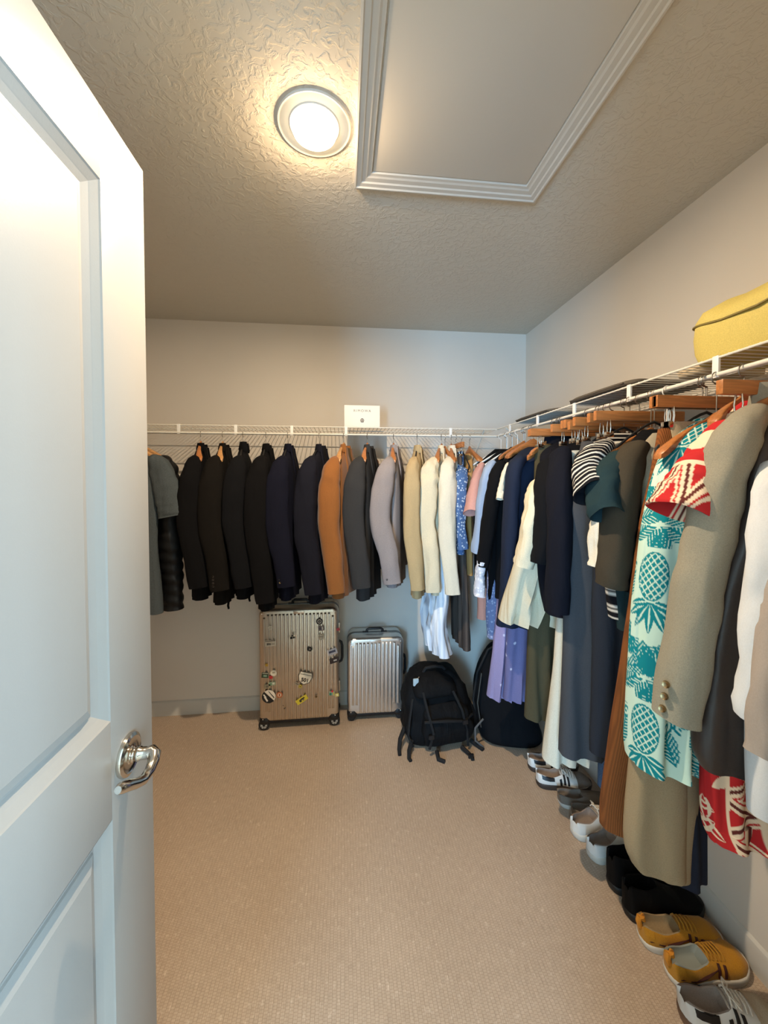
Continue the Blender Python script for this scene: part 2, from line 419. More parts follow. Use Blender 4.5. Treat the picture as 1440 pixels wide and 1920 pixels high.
# ------------------------------------------------------------------ garments
def sgnp(x, e): return math.copysign(abs(x) ** e, x)
def nz3(x, y, z): return noise.noise(Vector((x, y, z)))
def lerp_st(st, n):
    """smooth resample of stations (lists of numbers) to n rows, uniform in index"""
    a = np.array(st, float); m = len(a); out = []
    for i in range(n):
        x = i * (m - 1) / (n - 1); k = min(int(x), m - 2); f = x - k
        p0 = a[max(k-1, 0)]; p1 = a[k]; p2 = a[k+1]; p3 = a[min(k+2, m-1)]
        t1 = (p2 - p0) / 2; t2 = (p3 - p1) / 2
        h = p1*(2*f**3-3*f**2+1) + t1*(f**3-2*f**2+f) + p2*(-2*f**3+3*f**2) + t2*(f**3-f**2)
        out.append(h)
    return out
def body_mesh(name, mat, parent, st, rows=26, seg=44, e=.75, fold=.25, kf=5.0, amp=.006, seed=0, colorfn=None, open_bottom=True, recess=.05):
    """st rows: (z, u_near, u_far, v_mid, half_thickness). u_near>u_far"""
    S = lerp_st(st, rows); rings = []; cols = []; zt = S[0][0]; zb = S[-1][0]
    per = 0
    for z, un, uf, vm, th in S:
        c, wd = (un + uf) / 2, (un - uf) / 2; g = (zt - z) / max(zt - zb, 1e-4)
        ring = []; arcs = []; acc = 0.0; prev = None
        for j in range(seg):
            a = 2 * PI * j / seg; ca, sa = math.cos(a), math.sin(a)
            u = c + wd * sgnp(ca, e); ff = 1 + fold * g * math.sin(kf * u * 20 + seed * 1.7 + math.sin(z * 5 + seed)) * abs(sa)
            v = vm + th * sgnp(sa, e) * ff
            if prev is not None: acc += math.hypot(u - prev[0], v - prev[1])
            prev = (u, v); arcs.append(acc)
            d = amp * (nz3(u * 9 + seed * 3.1, v * 9 + (1 if sa > 0 else -1) * 2, z * 3.2 + seed) + .5 * nz3(u * 22 + seed, sa * 3, z * 9)) * min(1, g * 4 + .15)
            u += d * ca * .8; v += d * (sa if abs(sa) > .2 else .2)
            zz = z + .5 * amp * nz3(u * 12 + seed * 7, sa, 3.3) * (1 if g > .97 else 0)
            ring.append((u, v, zz))
        if colorfn:                        # distance along the cloth from the aisle edge, front positive
            tot = acc + math.hypot(ring[0][0] - prev[0], ring[0][1] - prev[1])
            ar = np.array(arcs); ar = np.where(ar > tot / 2, ar - tot, ar)
            cols += [tuple(q) for q in colorfn(ar, np.full(seg, z))]
        rings.append(ring)
    if open_bottom:    # turn the hem inwards so that the bottom reads as an open hem
        last = rings[-1]; cx_ = sum(p[0] for p in last) / seg; cy_ = sum(p[1] for p in last) / seg
        rings.append([(cx_ + (p[0]-cx_) * .94, cy_ + (p[1]-cy_) * .8, p[2] + .004) for p in last])
        rings.append([(cx_ + (p[0]-cx_) * .90, cy_ + (p[1]-cy_) * .7, p[2] + recess) for p in last])
        if colorfn: cols += cols[-seg:] * 2
    mb = MB(); mb.loft(rings, True, True, cols=cols if colorfn else None)
    return mb.build(name, mat, parent, angle=75, color=bool(colorfn))
def sleeve_mesh(name, mat, parent, path, rows=22, seg=22, amp=.005, seed=0, colorfn=None, e=.85, crease=1.0, puff=0.):
    """path rows: (u, v, z, ru, rv) ring plane is perpendicular to the path"""
    S = lerp_st(path, rows); P = [Vector(s[:3]) for s in S]; rings = []; cols = []; L = 0
    for i, s in enumerate(S):
        t = (P[min(i+1, rows-1)] - P[max(i-1, 0)]).normalized()
        if i: L += (P[i] - P[i-1]).length
        b = Vector((0, 1, 0)); b = (b - t * b.dot(t)).normalized(); a = b.cross(t).normalized()
        if a.x < 0: a = -a
        ring = []; g = i / (rows - 1)
        for j in range(seg):
            an = 2 * PI * j / seg; ca, sa = math.cos(an), math.sin(an)
            d = amp * (nz3(ca * 1.2 + seed, sa * 1.2, g * 6 + seed * 2) + .7 * crease * nz3(ca * .8, sa * .8 + g * 3, g * 15 + seed)) * min(1, g * 5) + amp * 1.3 * nz3(an * 1.1 + seed * 5, seed * .7, g * 1.4) * math.sin(an / 2) * min(1, g * 3) + puff * (abs(math.sin(L * PI / .062 + .35 * math.sin(an * 2))) - .6)
            ring.append(P[i] + a * (s[3] + d) * sgnp(ca, e) + b * (s[4] + d) * sgnp(sa, e))
        if colorfn:
            an_ = 2 * PI * np.arange(seg) / seg
            cols += [tuple(q) for q in colorfn(np.sin(an_) * s[4] + np.where(np.cos(an_) > 0, 0, .3), np.full(seg, L))]
        rings.append(ring)
    last = rings[-1]; c = sum(last, Vector()) / seg; t = (P[-1] - P[-2]).normalized()
    rings.append([c + (p - c) * .9 - t * .002 for p in last]); rings.append([c + (p - c) * .8 - t * .04 for p in last])
    if colorfn: cols += cols[-seg:] * 2
    # dome at the shoulder
    f0 = rings[0]; c = sum(f0, Vector()) / seg; t = (P[1] - P[0]).normalized()
    rings.insert(0, [c + (p - c) * .55 - t * .012 for p in f0]); cols = (cols[:seg] + cols) if colorfn else cols
    mb = MB(); mb.loft(rings, True, True, cols=cols if colorfn else None)
    return mb.build(name, mat, parent, angle=75, color=bool(colorfn))
def disc(name, mat, parent, c, nrm, r=.008, h=.004):
    c = Vector(c); nrm = Vector(nrm).normalized(); q = Vector((0, 0, 1)).rotation_difference(nrm)
    mb = MB(); rings = []
    for rr, hh in ((.0, 0), (r * .9, 0), (r, h * .4), (r * .9, h), (r * .6, h * .75), (0.0005, h * .7)):
        rings.append([c + q @ Vector((rr * math.cos(2*PI*j/12), rr * math.sin(2*PI*j/12), hh)) for j in range(12)])
    return mb.loft(rings).build(name, mat, parent)

FAB = {}
def fab(key, c, **kw):
    if key not in FAB: FAB[key] = fabric('fabric_' + key, c, **kw)
    return FAB[key]
M['button_dark'] = plain('dark_button', (40, 34, 30), .3)
M['button_metal'] = plain('metal_button', (170, 150, 115), .25, 1.0)

RB = -PI / 2      # hangers on the back rod: local x points at the camera
def jacket(neck_px, near_px, hem_py, cuff_py, mat, label, lining=None, name='suit_jacket', cat='jacket', group=None, half=.215, th=.048,
           seed=0, buttons=0, bmat=None, lapel=True, hang='wood', hlabel='', hmat=None, top=.105, sl=(.036, .064), bow=-.018, swing=.03, neck_y=YLIP, collar=.05, amp=.006, belt=None, puff=0., rod='B', ypos=None, hgroup=None, sleeve='long', slv_len=None, fold=.25):
    if rod == 'B':
        n = atY(neck_px, 850, neck_y); Yn = neck_y - half
        nearp = atY(near_px, 980, Yn); yaw = math.atan2(nearp.x - n.x, n.y - Yn); rz = RB + yaw
        base = (n.x, neck_y); ycl = neck_y - half * math.cos(yaw)
    else:                                  # hangs on the left rod, shoulder axis across the room
        rz = 0.0; base = (-1.20, ypos); ycl = ypos
    hb = hanger(hang, (*base, ZROD), rz, hlabel, hgroup, half=half * .93, drop=top - .02, mat=hmat)
    root = tag(empty(name, (*base, ZROD - top), rz), label, cat, group or ('jackets on the back rod' if rod == 'B' else 'clothes on the left rod'))
    zt = ZROD - top
    zh = atY(near_px, hem_py, ycl + (.06 if rod == 'B' else 0)).z - zt
    zc = atY(near_px, cuff_py, ycl - .01).z - zt
    bv = .012
    st = [(.012, .045, -.045, 0, .018), (-.02, .085, -.085, 0, .028), (-.055, half * .78, -half * .78, .004, .034), (-.10, half * .94, -half * .94, bv * .7, th * .85), (-.20, half * .92, -half * .92, bv, th),
          (zh * .55, half * .86, -half * .86, bv, th), (zh * .8, half * .92, -half * .92, bv, th), (zh, half * .97, -half * .97, bv, th * 1.02)]
    body_mesh('body', mat, root, st, seed=seed, amp=amp, fold=fold)
    for s in (1, -1):
        sg = seed + (0 if s > 0 else 9)
        if sleeve == 'long':
            vo = -.008
            pth = [(s * half * .74, vo + .004, -.050, .014, .020), (s * half * .92, vo, -.085, sl[0] * .8, sl[1] * .66), (s * half * 1.03, vo + bow * .4, -.15, sl[0], sl[1] * .84), (s * half * 1.08, vo + bow * .8, -.25, sl[0], sl[1] * .98), (s * half * 1.10, vo + bow, zc * .55, sl[0] * .95, sl[1] * .97),
                   (s * half * 1.12, vo + bow * .2 + swing * .45, zc * .78, sl[0] * .88, sl[1] * .88), (s * half * 1.12, vo + swing, zc, sl[0] * .80, sl[1] * .80)]
        else:
            pth = [(s * half * .80, 0, -.060, .03, .03), (s * half * .97, 0, -.11, .055, .036), (s * half * 1.13, 0, -.21, .066, .04), (s * half * 1.25, 0, -.31, .074, .042), (s * half * 1.31, 0, -.375, .08, .044)]
        sm = sleeve_mesh('sleeve', mat, root, pth, seed=sg, amp=amp * (1.0 if s > 0 else .5), rows=90 if puff else 34, seg=28, puff=puff)
        if s > 0:
            for k in range(buttons):
                u_ = half * 1.12; 
                disc('button', bmat or M['button_dark'], root, (u_ + sl[0] * .66, swing - .008 - sl[1] * .46, zc + .028 + k * .018), (1, -.35, 0), .0065)
    # collar
    cr = MB(); rings = []
    for i in range(15):
        a = PI * (-.15 + 1.3 * i / 14)          # around the back of the neck
        x, y = .058 * math.cos(a), -.030 * math.sin(a) + .012
        hgt = collar
        rings.append([(x * .92, y * .92, -.004), (x, y, hgt * .75), (x * 1.05, y * 1.05, hgt * .8), (x * 1.3, y * 1.35 - .002, .004), (x * 1.2, y * 1.2, -.012)])
    cr.loft(rings).build('collar', mat, root, angle=60)
    if lapel:
        def front(u, z):
            wd = half * .93; tt = th * (.75 if z > -.07 else 1.0)
            if z > -.1: tt = .022 + (th - .022) * min(1, max(0, -z / .1))
            return .006 + tt * max(0, 1 - min(1, abs(u / wd)) ** 2.6) ** .38
        for s in (1, -1):
            rings = []
            for i in range(9):
                f = i / 8; z = .02 - f * .36
                inn = .040 * (1 - f) + .002; out = inn + (.075 * math.sin(min(1, f * 1.25) * PI * .62 + .35) * (1 - f ** 3)) + .002
                rings.append([(s * (inn + (out - inn) * q), front(inn + (out - inn) * q, z) + .005 + .004 * math.sin(q * PI), z) for q in (0, .33, .66, 1)])
            lp = MB(); back = [[(p[0], p[1] - .008, p[2]) for p in r] for r in rings]
            lp.loft([r + b[::-1] for r, b in zip(rings, back)]).build('lapel', mat, root, angle=60)
        if lining:
            mb = MB(); rr = []
            for i in range(9):
                f = i / 8; z = .02 - f * .33; h_ = .040 * (1 - f) + .001
                rr.append([(-h_, front(h_, z) + .002, z), (0, front(0, z) + .002, z), (h_, front(h_, z) + .002, z), (h_, front(h_, z) - .006, z), (-h_, front(h_, z) - .006, z)])
            mb.loft(rr).build('lining', lining, root)
    if belt:
        for (du, dl) in belt:
            MB().tube([(du, .03, zh + .05), (du + .003, .034, zh - dl * .4), (du - .004, .03, zh - dl * .75), (du + .004, .035, zh - dl)], [.007, .007, .007, .006], 6).build('belt_end', mat, root)
    return root

K = dict
blk = fab('black', (13, 12, 13)); blk2 = fab('warm_black', (20, 17, 14)); blk3 = fab('black_wool', (15, 15, 17))
nvy = fab('navy_wool', (18, 19, 32)); nvy2 = fab('dark_navy', (24, 25, 35))
brn = fab('caramel', (138, 88, 46), fold=.3, sheen=.2); cha = fab('charcoal', (52, 52, 53))
gry = fab('grey_wool', (140, 132, 131), var=.06); tan_ = fab('tan_cotton', (176, 152, 112), fold=.5)
crm = fab('cream_linen', (212, 198, 168), fold=.7); wht = fab('white_cotton', (216, 206, 184), fold=.55)
lin_dk = fab('dark_lining', (30, 28, 30)); lin_bg = fab('beige_lining', (120, 100, 76))
chb = fab('grey_chambray', (72, 78, 80), var=.12, fold=.5); puf = fab('black_nylon', (13, 13, 14), rough=.55, spec=.3)

gw = 'wooden suit hangers on the back rod'
jacket(264, 322, 1150, 985, chb, 'grey chambray short-sleeved overshirt beside the open door at the left end of the back rod', name='overshirt', cat='shirt', half=.215, seed=1, sleeve='short', rod='L', ypos=2.19, lapel=False, hlabel='pale wooden hanger of the grey chambray overshirt next to the door', hmat=M['woodlight'], th=.04)
jq = jacket(340, 331, 1120, 1142, puf, 'black quilted puffer jacket behind the grey overshirt, left end of the back rod', name='puffer_jacket', half=.20, seed=2, lapel=False, hlabel='wooden hanger of the black quilted puffer', swing=.01, sl=(.062, .05), th=.05, rod='L', ypos=2.30, puff=.009, hmat=M['woodlight'])
jacket(377, 366, 1122, 1100, blk, 'plain black jacket hanging between the puffer and the first buttoned black blazer', name='black_jacket', half=.21, seed=3, hlabel='wooden hanger of the plain black jacket beside the puffer', lining=lin_dk)
jacket(418, 405, 1130, 1105, blk2, 'warm black blazer with cuff buttons, a belt end dangling under its hem', name='blazer', half=.215, seed=4, buttons=4, hlabel='pale wooden hanger of the warm black blazer', lining=lin_dk, belt=[(.06, .07)], hmat=M['woodlight'])
jacket(456, 449, 1120, 1100, blk3, 'soft black coat with high collar, third black garment left of the navy blazer', name='black_coat', half=.21, seed=5, hang='black', hlabel='black hanger of the soft black coat with dangling tie', lapel=False, collar=.062, belt=[(.04, .06)])
jacket(499, 491, 1142, 1128, blk, 'long black suit jacket hanging over the stickered suitcase, left of the navy blazer', name='suit_jacket', half=.22, seed=6, hang='black', hlabel='black hanger of the long black suit jacket', lining=lin_dk)
jacket(540, 530, 1122, 1098, nvy, 'navy blazer with cuff buttons between two dark jackets', name='blazer', half=.22, seed=7, buttons=3, bmat=M['button_metal'], hang='black', hlabel='black hanger of the navy blazer', lining=lin_dk)
jacket(599, 582, 1128, 1112, nvy2, 'dark navy suit jacket immediately left of the caramel brown jacket', name='suit_jacket', half=.215, seed=8, hang='black', hlabel='black hanger of the dark navy jacket beside the brown one', lining=lin_dk)
jacket(645, 625, 1118, 1110, brn, 'caramel brown jacket with open front, the only brown one on the back rod', name='brown_jacket', half=.215, seed=9, buttons=1, hlabel='wooden hanger of the caramel brown jacket', lining=lin_bg, hmat=M['woodlight'])
jacket(689, 673, 1122, 1100, cha, 'charcoal blazer between the caramel jacket and the light grey blazer', name='blazer', half=.215, seed=10, hlabel='wooden hanger of the charcoal blazer', lining=lin_dk, buttons=1)
jacket(738, 730, 1098, 1092, gry, 'light grey blazer with four dark cuff buttons', name='blazer', half=.215, seed=11, buttons=4, hlabel='wooden hanger of the light grey blazer', lining=lin_dk, bow=-.045, swing=.03)
jacket(782, 777, 1118, 1104, tan_, 'tan cotton jacket between the light grey blazer and the cream jackets', name='cotton_jacket', half=.21, seed=12, hang='black', hlabel='black hanger of the tan cotton jacket', lining=lin_dk, th=.04, sl=(.034, .05), bow=-.01)
jacket(828, 808, 1112, 1108, crm, 'wrinkled cream linen jacket, left of the plain white one', name='linen_jacket', half=.215, seed=13, hlabel='wooden hanger of the cream linen jacket', th=.04, sl=(.034, .058), bow=-.025, swing=.02, amp=.012)
jacket(846, 842, 1105, 1112, wht, 'off-white jacket at the right end of the back rod', name='white_jacket', half=.215, seed=14, hlabel='wooden hanger of the off-white jacket', th=.036, sl=(.032, .052), bow=-.005, swing=.03, amp=.007)
# ---- generic hanging piece described by its near (aisle) edge
def piece(name, label, cat, rod, st, mat, far=.17, seed=0, group=None, hang=None, hlabel='', hgroup=None, fold=.3, kf=5.0, amp=.006, sleeves=(), colorfn=None, scol=None, top=.10, e=.75, hmat=None, rows=26, seg=44, part='body', hyaw=0., collar=None, base=None, hdrop=None, hhalf=None, leg2=None, hbase=None):
    """st rows: (px, py, near plane value, half thickness): aisle edge of the garment seen at that pixel.
    rod 'R': near plane is X; rod 'B': near plane is Y."""
    pts = [(atX(a[0], a[1], a[2]) if rod == 'R' else atY(a[0], a[1], a[2]), a[3]) for a in st]
    p0 = pts[0][0]
    if base is None: base = p0.y if rod == 'R' else p0.x
    loc = (XLIP, base, ZROD) if rod == 'R' else (base, YLIP, ZROD)
    rz = PI if rod == 'R' else RB
    hloc = loc if hbase is None else (XLIP, hbase, ZROD)
    if hang: hanger(hang, hloc, rz + hyaw, hlabel, hgroup, half=hhalf or (.15 if hang in ('wood', 'black') else .19), drop=hdrop or (.052 if hang == 'clip' else top + .0), mat=hmat)
    root = tag(empty(name, (loc[0], loc[1], ZROD - top), rz), label, cat, group or ('clothes on the right rod' if rod == 'R' else 'shirts and trousers at the end of the back rod'))
    def loc_(p):
        d = p - Vector(root.location)
        return (-d.x, -d.y, d.z) if rod == 'R' else (-d.y, d.x, d.z)
    rowsL = []
    for i, (p, th) in enumerate(pts):
        u, v, z = loc_(p)
        fr = far if not isinstance(far, (list, tuple)) else far[i]
        rowsL.append((z, u, -fr, v, th * (1.45 if rod == 'R' else 1.1)))
    b = body_mesh(part, mat, root, rowsL, seed=seed, fold=fold, kf=kf, amp=amp, colorfn=colorfn, e=e, rows=rows, seg=seg)
    if leg2:                               # second leg lying in front of the first, set back from the crease
        du, dv, dz = leg2
        body_mesh('leg', mat, root, [(r[0] + dz * min(1, i), r[1] - du, r[2] , r[3] + dv, r[4] * .6) for i, r in enumerate(rowsL)], seed=seed + 4, fold=fold * .5, kf=kf, amp=amp, e=e, rows=rows, seg=seg)
    for k, sl in enumerate(sleeves):
        pth = []
        for px, py, pl, ru, rv in sl['path']:
            q = loc_(atX(px, py, pl) if rod == 'R' else atY(px, py, pl)); pth.append((*q, ru, rv))
        sleeve_mesh('sleeve', sl.get('mat', mat), root, pth, seed=seed + 3 + k, amp=sl.get('amp', amp), colorfn=sl.get('col', None), rows=sl.get('rows', 22), seg=sl.get('seg', 22), crease=sl.get('crease', 1.0))
    if collar:
        cr = MB(); rings = []; u0, v0, z0 = 0, rowsL[0][3], rowsL[0][0]
        for i in range(15):
            a = 2 * PI * i / 15
            x, y = .062 * math.cos(a), v0 + .026 * math.sin(a)
            rings.append([(x * .9, v0 + (y - v0) * .9, z0 - .01), (x, y, z0 + collar), (x * 1.08, v0 + (y - v0) * 1.1, z0 + collar), (x * 1.2, v0 + (y - v0) * 1.3, z0 - .012)])
        rings.append(rings[0]); cr.loft(rings, False, False).build('collar', mat, root, angle=60)
    return root

# ---- back rod, right end: long shirts, trousers and patterned shirts
pale = fab('pale_blue_cotton', (205, 214, 226), fold=.6, pat='stripe', c2=(232, 236, 240)); taup = fab('taupe_stripe', (94, 82, 74), pat='stripe', c2=(70, 62, 58))
blf = fab('blue_floral', (78, 106, 150), pat='floral', c2=(186, 200, 216), fold=.5); must = fab('mustard', (176, 134, 82))
piece('striped_shirt', 'long pale blue and white striped shirt hanging lower than the white jacket', 'shirt', 'B', [(838, 850, 2.36, .012), (836, 900, 2.28, .03), (834, 1000, 2.24, .04), (832, 1120, 2.22, .045), (826, 1180, 2.20, .045), (835, 1236, 2.19, .05)], pale, seed=21, hang='wood', hlabel='wooden hanger of the long pale striped shirt', far=.18, fold=.5, amp=.009)
piece('striped_trousers', 'long taupe striped trousers behind the pale striped shirt near the room corner', 'trousers', 'B', [(864, 856, 2.30, .015), (868, 950, 2.28, .022), (872, 1080, 2.26, .028), (878, 1222, 2.25, .03)], taup, seed=22, hang='clip', hlabel='clip hanger of the taupe striped trousers', far=.13, fold=.3, top=.12)
piece('floral_shirt', 'blue floral shirt beside the off-white jacket near the room corner', 'shirt', 'B', [(868, 846, 2.38, .012), (866, 872, 2.30, .028), (863, 905, 2.23, .034), (862, 960, 2.22, .034), (866, 1040, 2.22, .034)], blf, seed=23, hang='black', hlabel='thin black hanger of the blue floral shirt', far=.18, fold=.5, amp=.009,
      sleeves=[dict(path=[(868, 880, 2.24, .02, .03), (864, 900, 2.21, .03, .036), (862, 960, 2.20, .03, .034), (868, 1030, 2.19, .026, .03)])])
piece('mustard_shirt', 'mustard tan shirt behind the blue floral shirt near the room corner', 'shirt', 'B', [(882, 850, 2.39, .012), (884, 872, 2.31, .022), (882, 905, 2.27, .024), (882, 1000, 2.27, .024), (884, 1080, 2.27, .024)], must, seed=24, hang='wood', hlabel='wooden hanger of the mustard tan shirt', far=.17, hmat=M['wood'])

# ---- right rod, from the far corner to the camera
tee = fab('black_jersey', (14, 14, 16)); pink = fab('pink_jersey', (196, 148, 138)); ltb = fab('light_blue_oxford', (150, 166, 190), fold=.4)
navk = fab('navy_knit', (30, 37, 54), fine=240); crk = fab('cream_cable', (208, 196, 168), fine=120, fold=.9); olv = fab('olive_twill', (74, 67, 48))
lav = fab('lavender', (150, 140, 178), fold=.5, pat='floral', c2=(205, 200, 220), vs=15.0, thr=(.10, .16)); lav2 = fab('violet_blue', (112, 110, 150), fold=.4, pat='floral', c2=(200, 198, 218), vs=15.0, thr=(.11, .17))
dnv = fab('midnight_fleece', (17, 18, 26), fold=.5); crt = fab('cream_twill', (206, 198, 178)); cht = fab('charcoal_twill', (66, 67, 70)); cht2 = fab('blue_black_twill', (40, 43, 50))
jean = fab('denim', (66, 84, 108), var=.2); dteal = fab('dark_teal', (30, 48, 52)); wrb = fab('white_rib', (214, 208, 192), fold=.9)
dol = fab('dark_olive', (60, 54, 44)); bgy = fab('stone', (150, 142, 124)); cord = corduroy('fabric_corduroy', (124, 72, 34))
kha = fab('khaki_twill', (152, 134, 106), fold=.3); ntr = fab('navy_twill', (34, 38, 50)); sag = fab('sage_wool', (142, 136, 120), var=.05, fold=.35); lth = fabric('fabric_leather', (54, 45, 41), rough=.42, fold=.35, spec=.4)
whs = fab('white_shirting', (206, 208, 210), fold=.5, var=.015); tpe = fab('taupe_jersey', (160, 148, 138), var=.02); salm = fab('salmon', (178, 138, 128))
BLACKC, WHITEC = lin((20, 20, 24))[:3], lin((205, 200, 190))[:3]

piece('pink_tee', 'faded pink short-sleeved tee at the corner end of the right rod', 'shirt', 'R', [(928, 842, .96, .012), (905, 862, .86, .022), (890, 885, .82, .026), (889, 1000, .82, .03), (890, 1090, .82, .032)], tee, seed=31, hang='white', hlabel='white plastic hanger of the pink tee in the corner', far=.17,
      sleeves=[dict(path=[(903, 872, .83, .02, .03), (894, 895, .79, .028, .04), (887, 930, .75, .032, .05), (882, 962, .72, .034, .056)], mat=pink)])
piece('blue_oxford_shirt', 'light blue long-sleeved shirt on a white plastic hanger near the corner', 'shirt', 'R', [(940, 842, .96, .012), (918, 860, .86, .022), (907, 885, .82, .026), (903, 1000, .81, .03), (900, 1100, .80, .032)], tee, seed=32, hang='white', hlabel='white plastic hanger with the light blue shirt', far=.17,
      sleeves=[dict(path=[(922, 868, .82, .02, .034), (912, 895, .78, .028, .042), (902, 960, .76, .028, .042), (893, 1036, .74, .024, .040)], mat=ltb)])
piece('salmon_shirt', 'salmon pink shirt tail showing under the black cardigan', 'shirt', 'R', [(935, 850, .95, .015), (915, 900, .86, .03), (902, 1000, .84, .03), (896, 1110, .84, .03), (895, 1160, .84, .03)], salm, seed=33, far=.15, amp=.01, hang='black', hlabel='black hanger of the salmon shirt')
piece('denim_floral_shirt', 'crumpled blue shirt tail above the lavender shirt', 'shirt', 'R', [(945, 850, .95, .015), (930, 900, .87, .03), (916, 1000, .83, .03), (912, 1120, .82, .032), (914, 1195, .81, .034)], fab('blue_print', (112, 124, 160), pat='floral', c2=(160, 170, 196), fold=.7), seed=34, far=.15, amp=.012, hang='black', hlabel='black hanger of the crumpled blue shirt')
piece('black_cardigan', 'black long-sleeved cardigan with a white-lined cuff', 'jacket', 'R', [(958, 838, .96, .014), (932, 858, .86, .026), (920, 885, .82, .03), (915, 1000, .82, .032), (912, 1130, .82, .034)], tee, seed=35, hang='white', hlabel='white plastic hanger of the black cardigan', far=.17,
      sleeves=[dict(path=[(938, 870, .82, .022, .04), (928, 900, .78, .03, .046), (915, 980, .76, .032, .046), (904, 1060, .74, .028, .040)]),
               dict(path=[(903, 1052, .735, .022, .036), (900, 1085, .73, .026, .040), (898, 1116, .725, .028, .044)], mat=fab('white_print', (196, 200, 212), pat='floral', c2=(228, 230, 234)))])
piece('black_white_tee', 'black tee with a bright white sleeve edge beside the navy sweater', 'shirt', 'R', [(972, 836, .96, .014), (950, 856, .86, .024), (938, 885, .82, .028), (932, 1000, .82, .03), (928, 1120, .82, .03)], tee, seed=36, far=.17, hang='black', hlabel='black hanger of the tee with the white sleeve edge',
      sleeves=[dict(path=[(952, 872, .82, .012, .012), (943, 900, .785, .014, .016), (936, 936, .755, .016, .018)], mat=wht)])
lvs = piece('lavender_shirt', 'lavender and violet shirt printed with small white birds, above the second backpack', 'shirt', 'R', [(972, 850, .97, .014), (955, 885, .88, .026), (940, 1000, .86, .03), (930, 1150, .84, .034), (922, 1240, .82, .036), (914, 1305, .81, .04)], lav, seed=37, far=[.1, .16, .17, .05, .03, .02], amp=.008, fold=.5, hang='wood', hlabel='wooden hanger of the lavender bird shirt')
piece('violet_shirt', 'violet blue shirt printed with small white birds next to the lavender one', 'shirt', 'R', [(985, 850, .97, .014), (975, 885, .88, .026), (962, 1000, .87, .03), (953, 1150, .87, .03), (948, 1230, .87, .03), (944, 1310, .87, .034)], lav2, seed=38, far=.17, amp=.008, fold=.4, hang='wood', hlabel='wooden hanger of the violet bird shirt')
piece('navy_sweater', 'plain navy knit sweater behind the cream cable sweater', 'sweater', 'R', [(990, 838, .97, .016), (972, 850, .88, .03), (956, 880, .80, .036), (948, 1000, .79, .04), (938, 1100, .78, .042), (930, 1172, .77, .044)], navk, seed=39, far=.18, hang='wood', hlabel='wooden hanger of the navy knit sweater', amp=.006,
      sleeves=[dict(path=[(975, 862, .84, .02, .04), (964, 885, .79, .03, .048), (956, 1000, .775, .03, .046), (950, 1100, .77, .026, .042)])])
piece('olive_trousers', 'long olive twill trousers left of the cream trousers', 'trousers', 'R', [(1004, 835, .88, .016), (1000, 950, .86, .022), (996, 1080, .84, .026), (989, 1220, .83, .028), (984, 1345, .82, .03)], olv, seed=40, far=.10, fold=.4, hang='clip', hlabel='clip hanger of the long olive trousers', top=.125)
piece('cable_sweater', 'cream textured knit pullover hanging furthest into the aisle', 'sweater', 'R', [(1028, 862, .97, .016), (1012, 885, .88, .03), (998, 925, .80, .04), (982, 1000, .76, .05), (960, 1080, .74, .056), (938, 1164, .72, .06)], crk, seed=41, far=[.05, .14, .16, .15, .1, .05], amp=.010, fold=.5, hang='wood', hlabel='wooden hanger of the cream knit pullover', top=.12,
      sleeves=[dict(path=[(1006, 905, .82, .02, .035), (1000, 940, .78, .03, .045), (992, 1000, .75, .032, .05), (980, 1060, .73, .03, .046)], amp=.009)])
piece('hooded_jacket', 'midnight blue hooded jacket right of the cream pullover', 'jacket', 'R', [(1040, 828, .98, .03), (1022, 845, .90, .045), (1015, 870, .84, .05), (1013, 960, .81, .05), (1012, 1080, .80, .05), (1024, 1150, .80, .05)], dnv, seed=42, far=.18, hang='wood', hlabel='wooden hanger of the midnight hooded jacket', top=.10, collar=.04,
      sleeves=[dict(path=[(1026, 870, .84, .03, .05), (1022, 920, .80, .036, .055), (1018, 1000, .775, .034, .052), (1012, 1056, .76, .03, .046)], mat=tee),
               dict(path=[(1050, 850, .85, .03, .05), (1048, 920, .80, .036, .055), (1048, 1020, .78, .036, .052), (1044, 1145, .775, .034, .046)])])
piece('cream_trousers', 'cream straight trousers reaching down to the shoes, left of the charcoal pair', 'trousers', 'R', [(1068, 845, .88, .018), (1058, 960, .86, .024), (1050, 1120, .85, .028), (1036, 1280, .83, .03), (1019, 1424, .80, .036)], crt, seed=43, far=[.1, .1, .1, .06, .0], fold=.45, hang='clip', hlabel='clip hanger of the cream straight trousers', top=.125)
piece('jeans', 'blue jeans with their hem just showing under the charcoal trousers', 'trousers', 'R', [(1128, 850, 1.0, .014), (1124, 1000, 1.0, .018), (1125, 1200, 1.0, .02), (1124, 1475, .99, .022)], jean, seed=44, far=.12, fold=.35, hang='clip', hlabel='clip hanger of the blue jeans', top=.125)
piece('charcoal_trousers', 'long charcoal trousers hanging in front of the cream pair', 'trousers', 'R', [(1092, 828, .88, .018), (1078, 900, .83, .028), (1068, 1000, .81, .032), (1058, 1180, .80, .032), (1051, 1412, .79, .034)], cht, seed=45, far=.02, fold=.3, kf=3, hang='clip', hlabel='clip hanger of the long charcoal trousers', top=.125)
piece('black_trousers', 'blue-black trousers pressed against the charcoal pair', 'trousers', 'R', [(1120, 836, .88, .018), (1116, 960, .85, .030), (1114, 1150, .85, .034), (1110, 1410, .85, .036)], cht2, seed=46, far=.20, fold=.3, hang='clip', hlabel='clip hanger of the blue-black trousers', top=.125)
def pick(mask, a, b): return np.where(mask[:, None], np.array(a)[None, :], np.array(b)[None, :])
def stripes(s_, L): return pick((L / .017) % 1 < .32, WHITEC, BLACKC)
stp = fab('striped_jersey', (30, 30, 34), pat='attr')
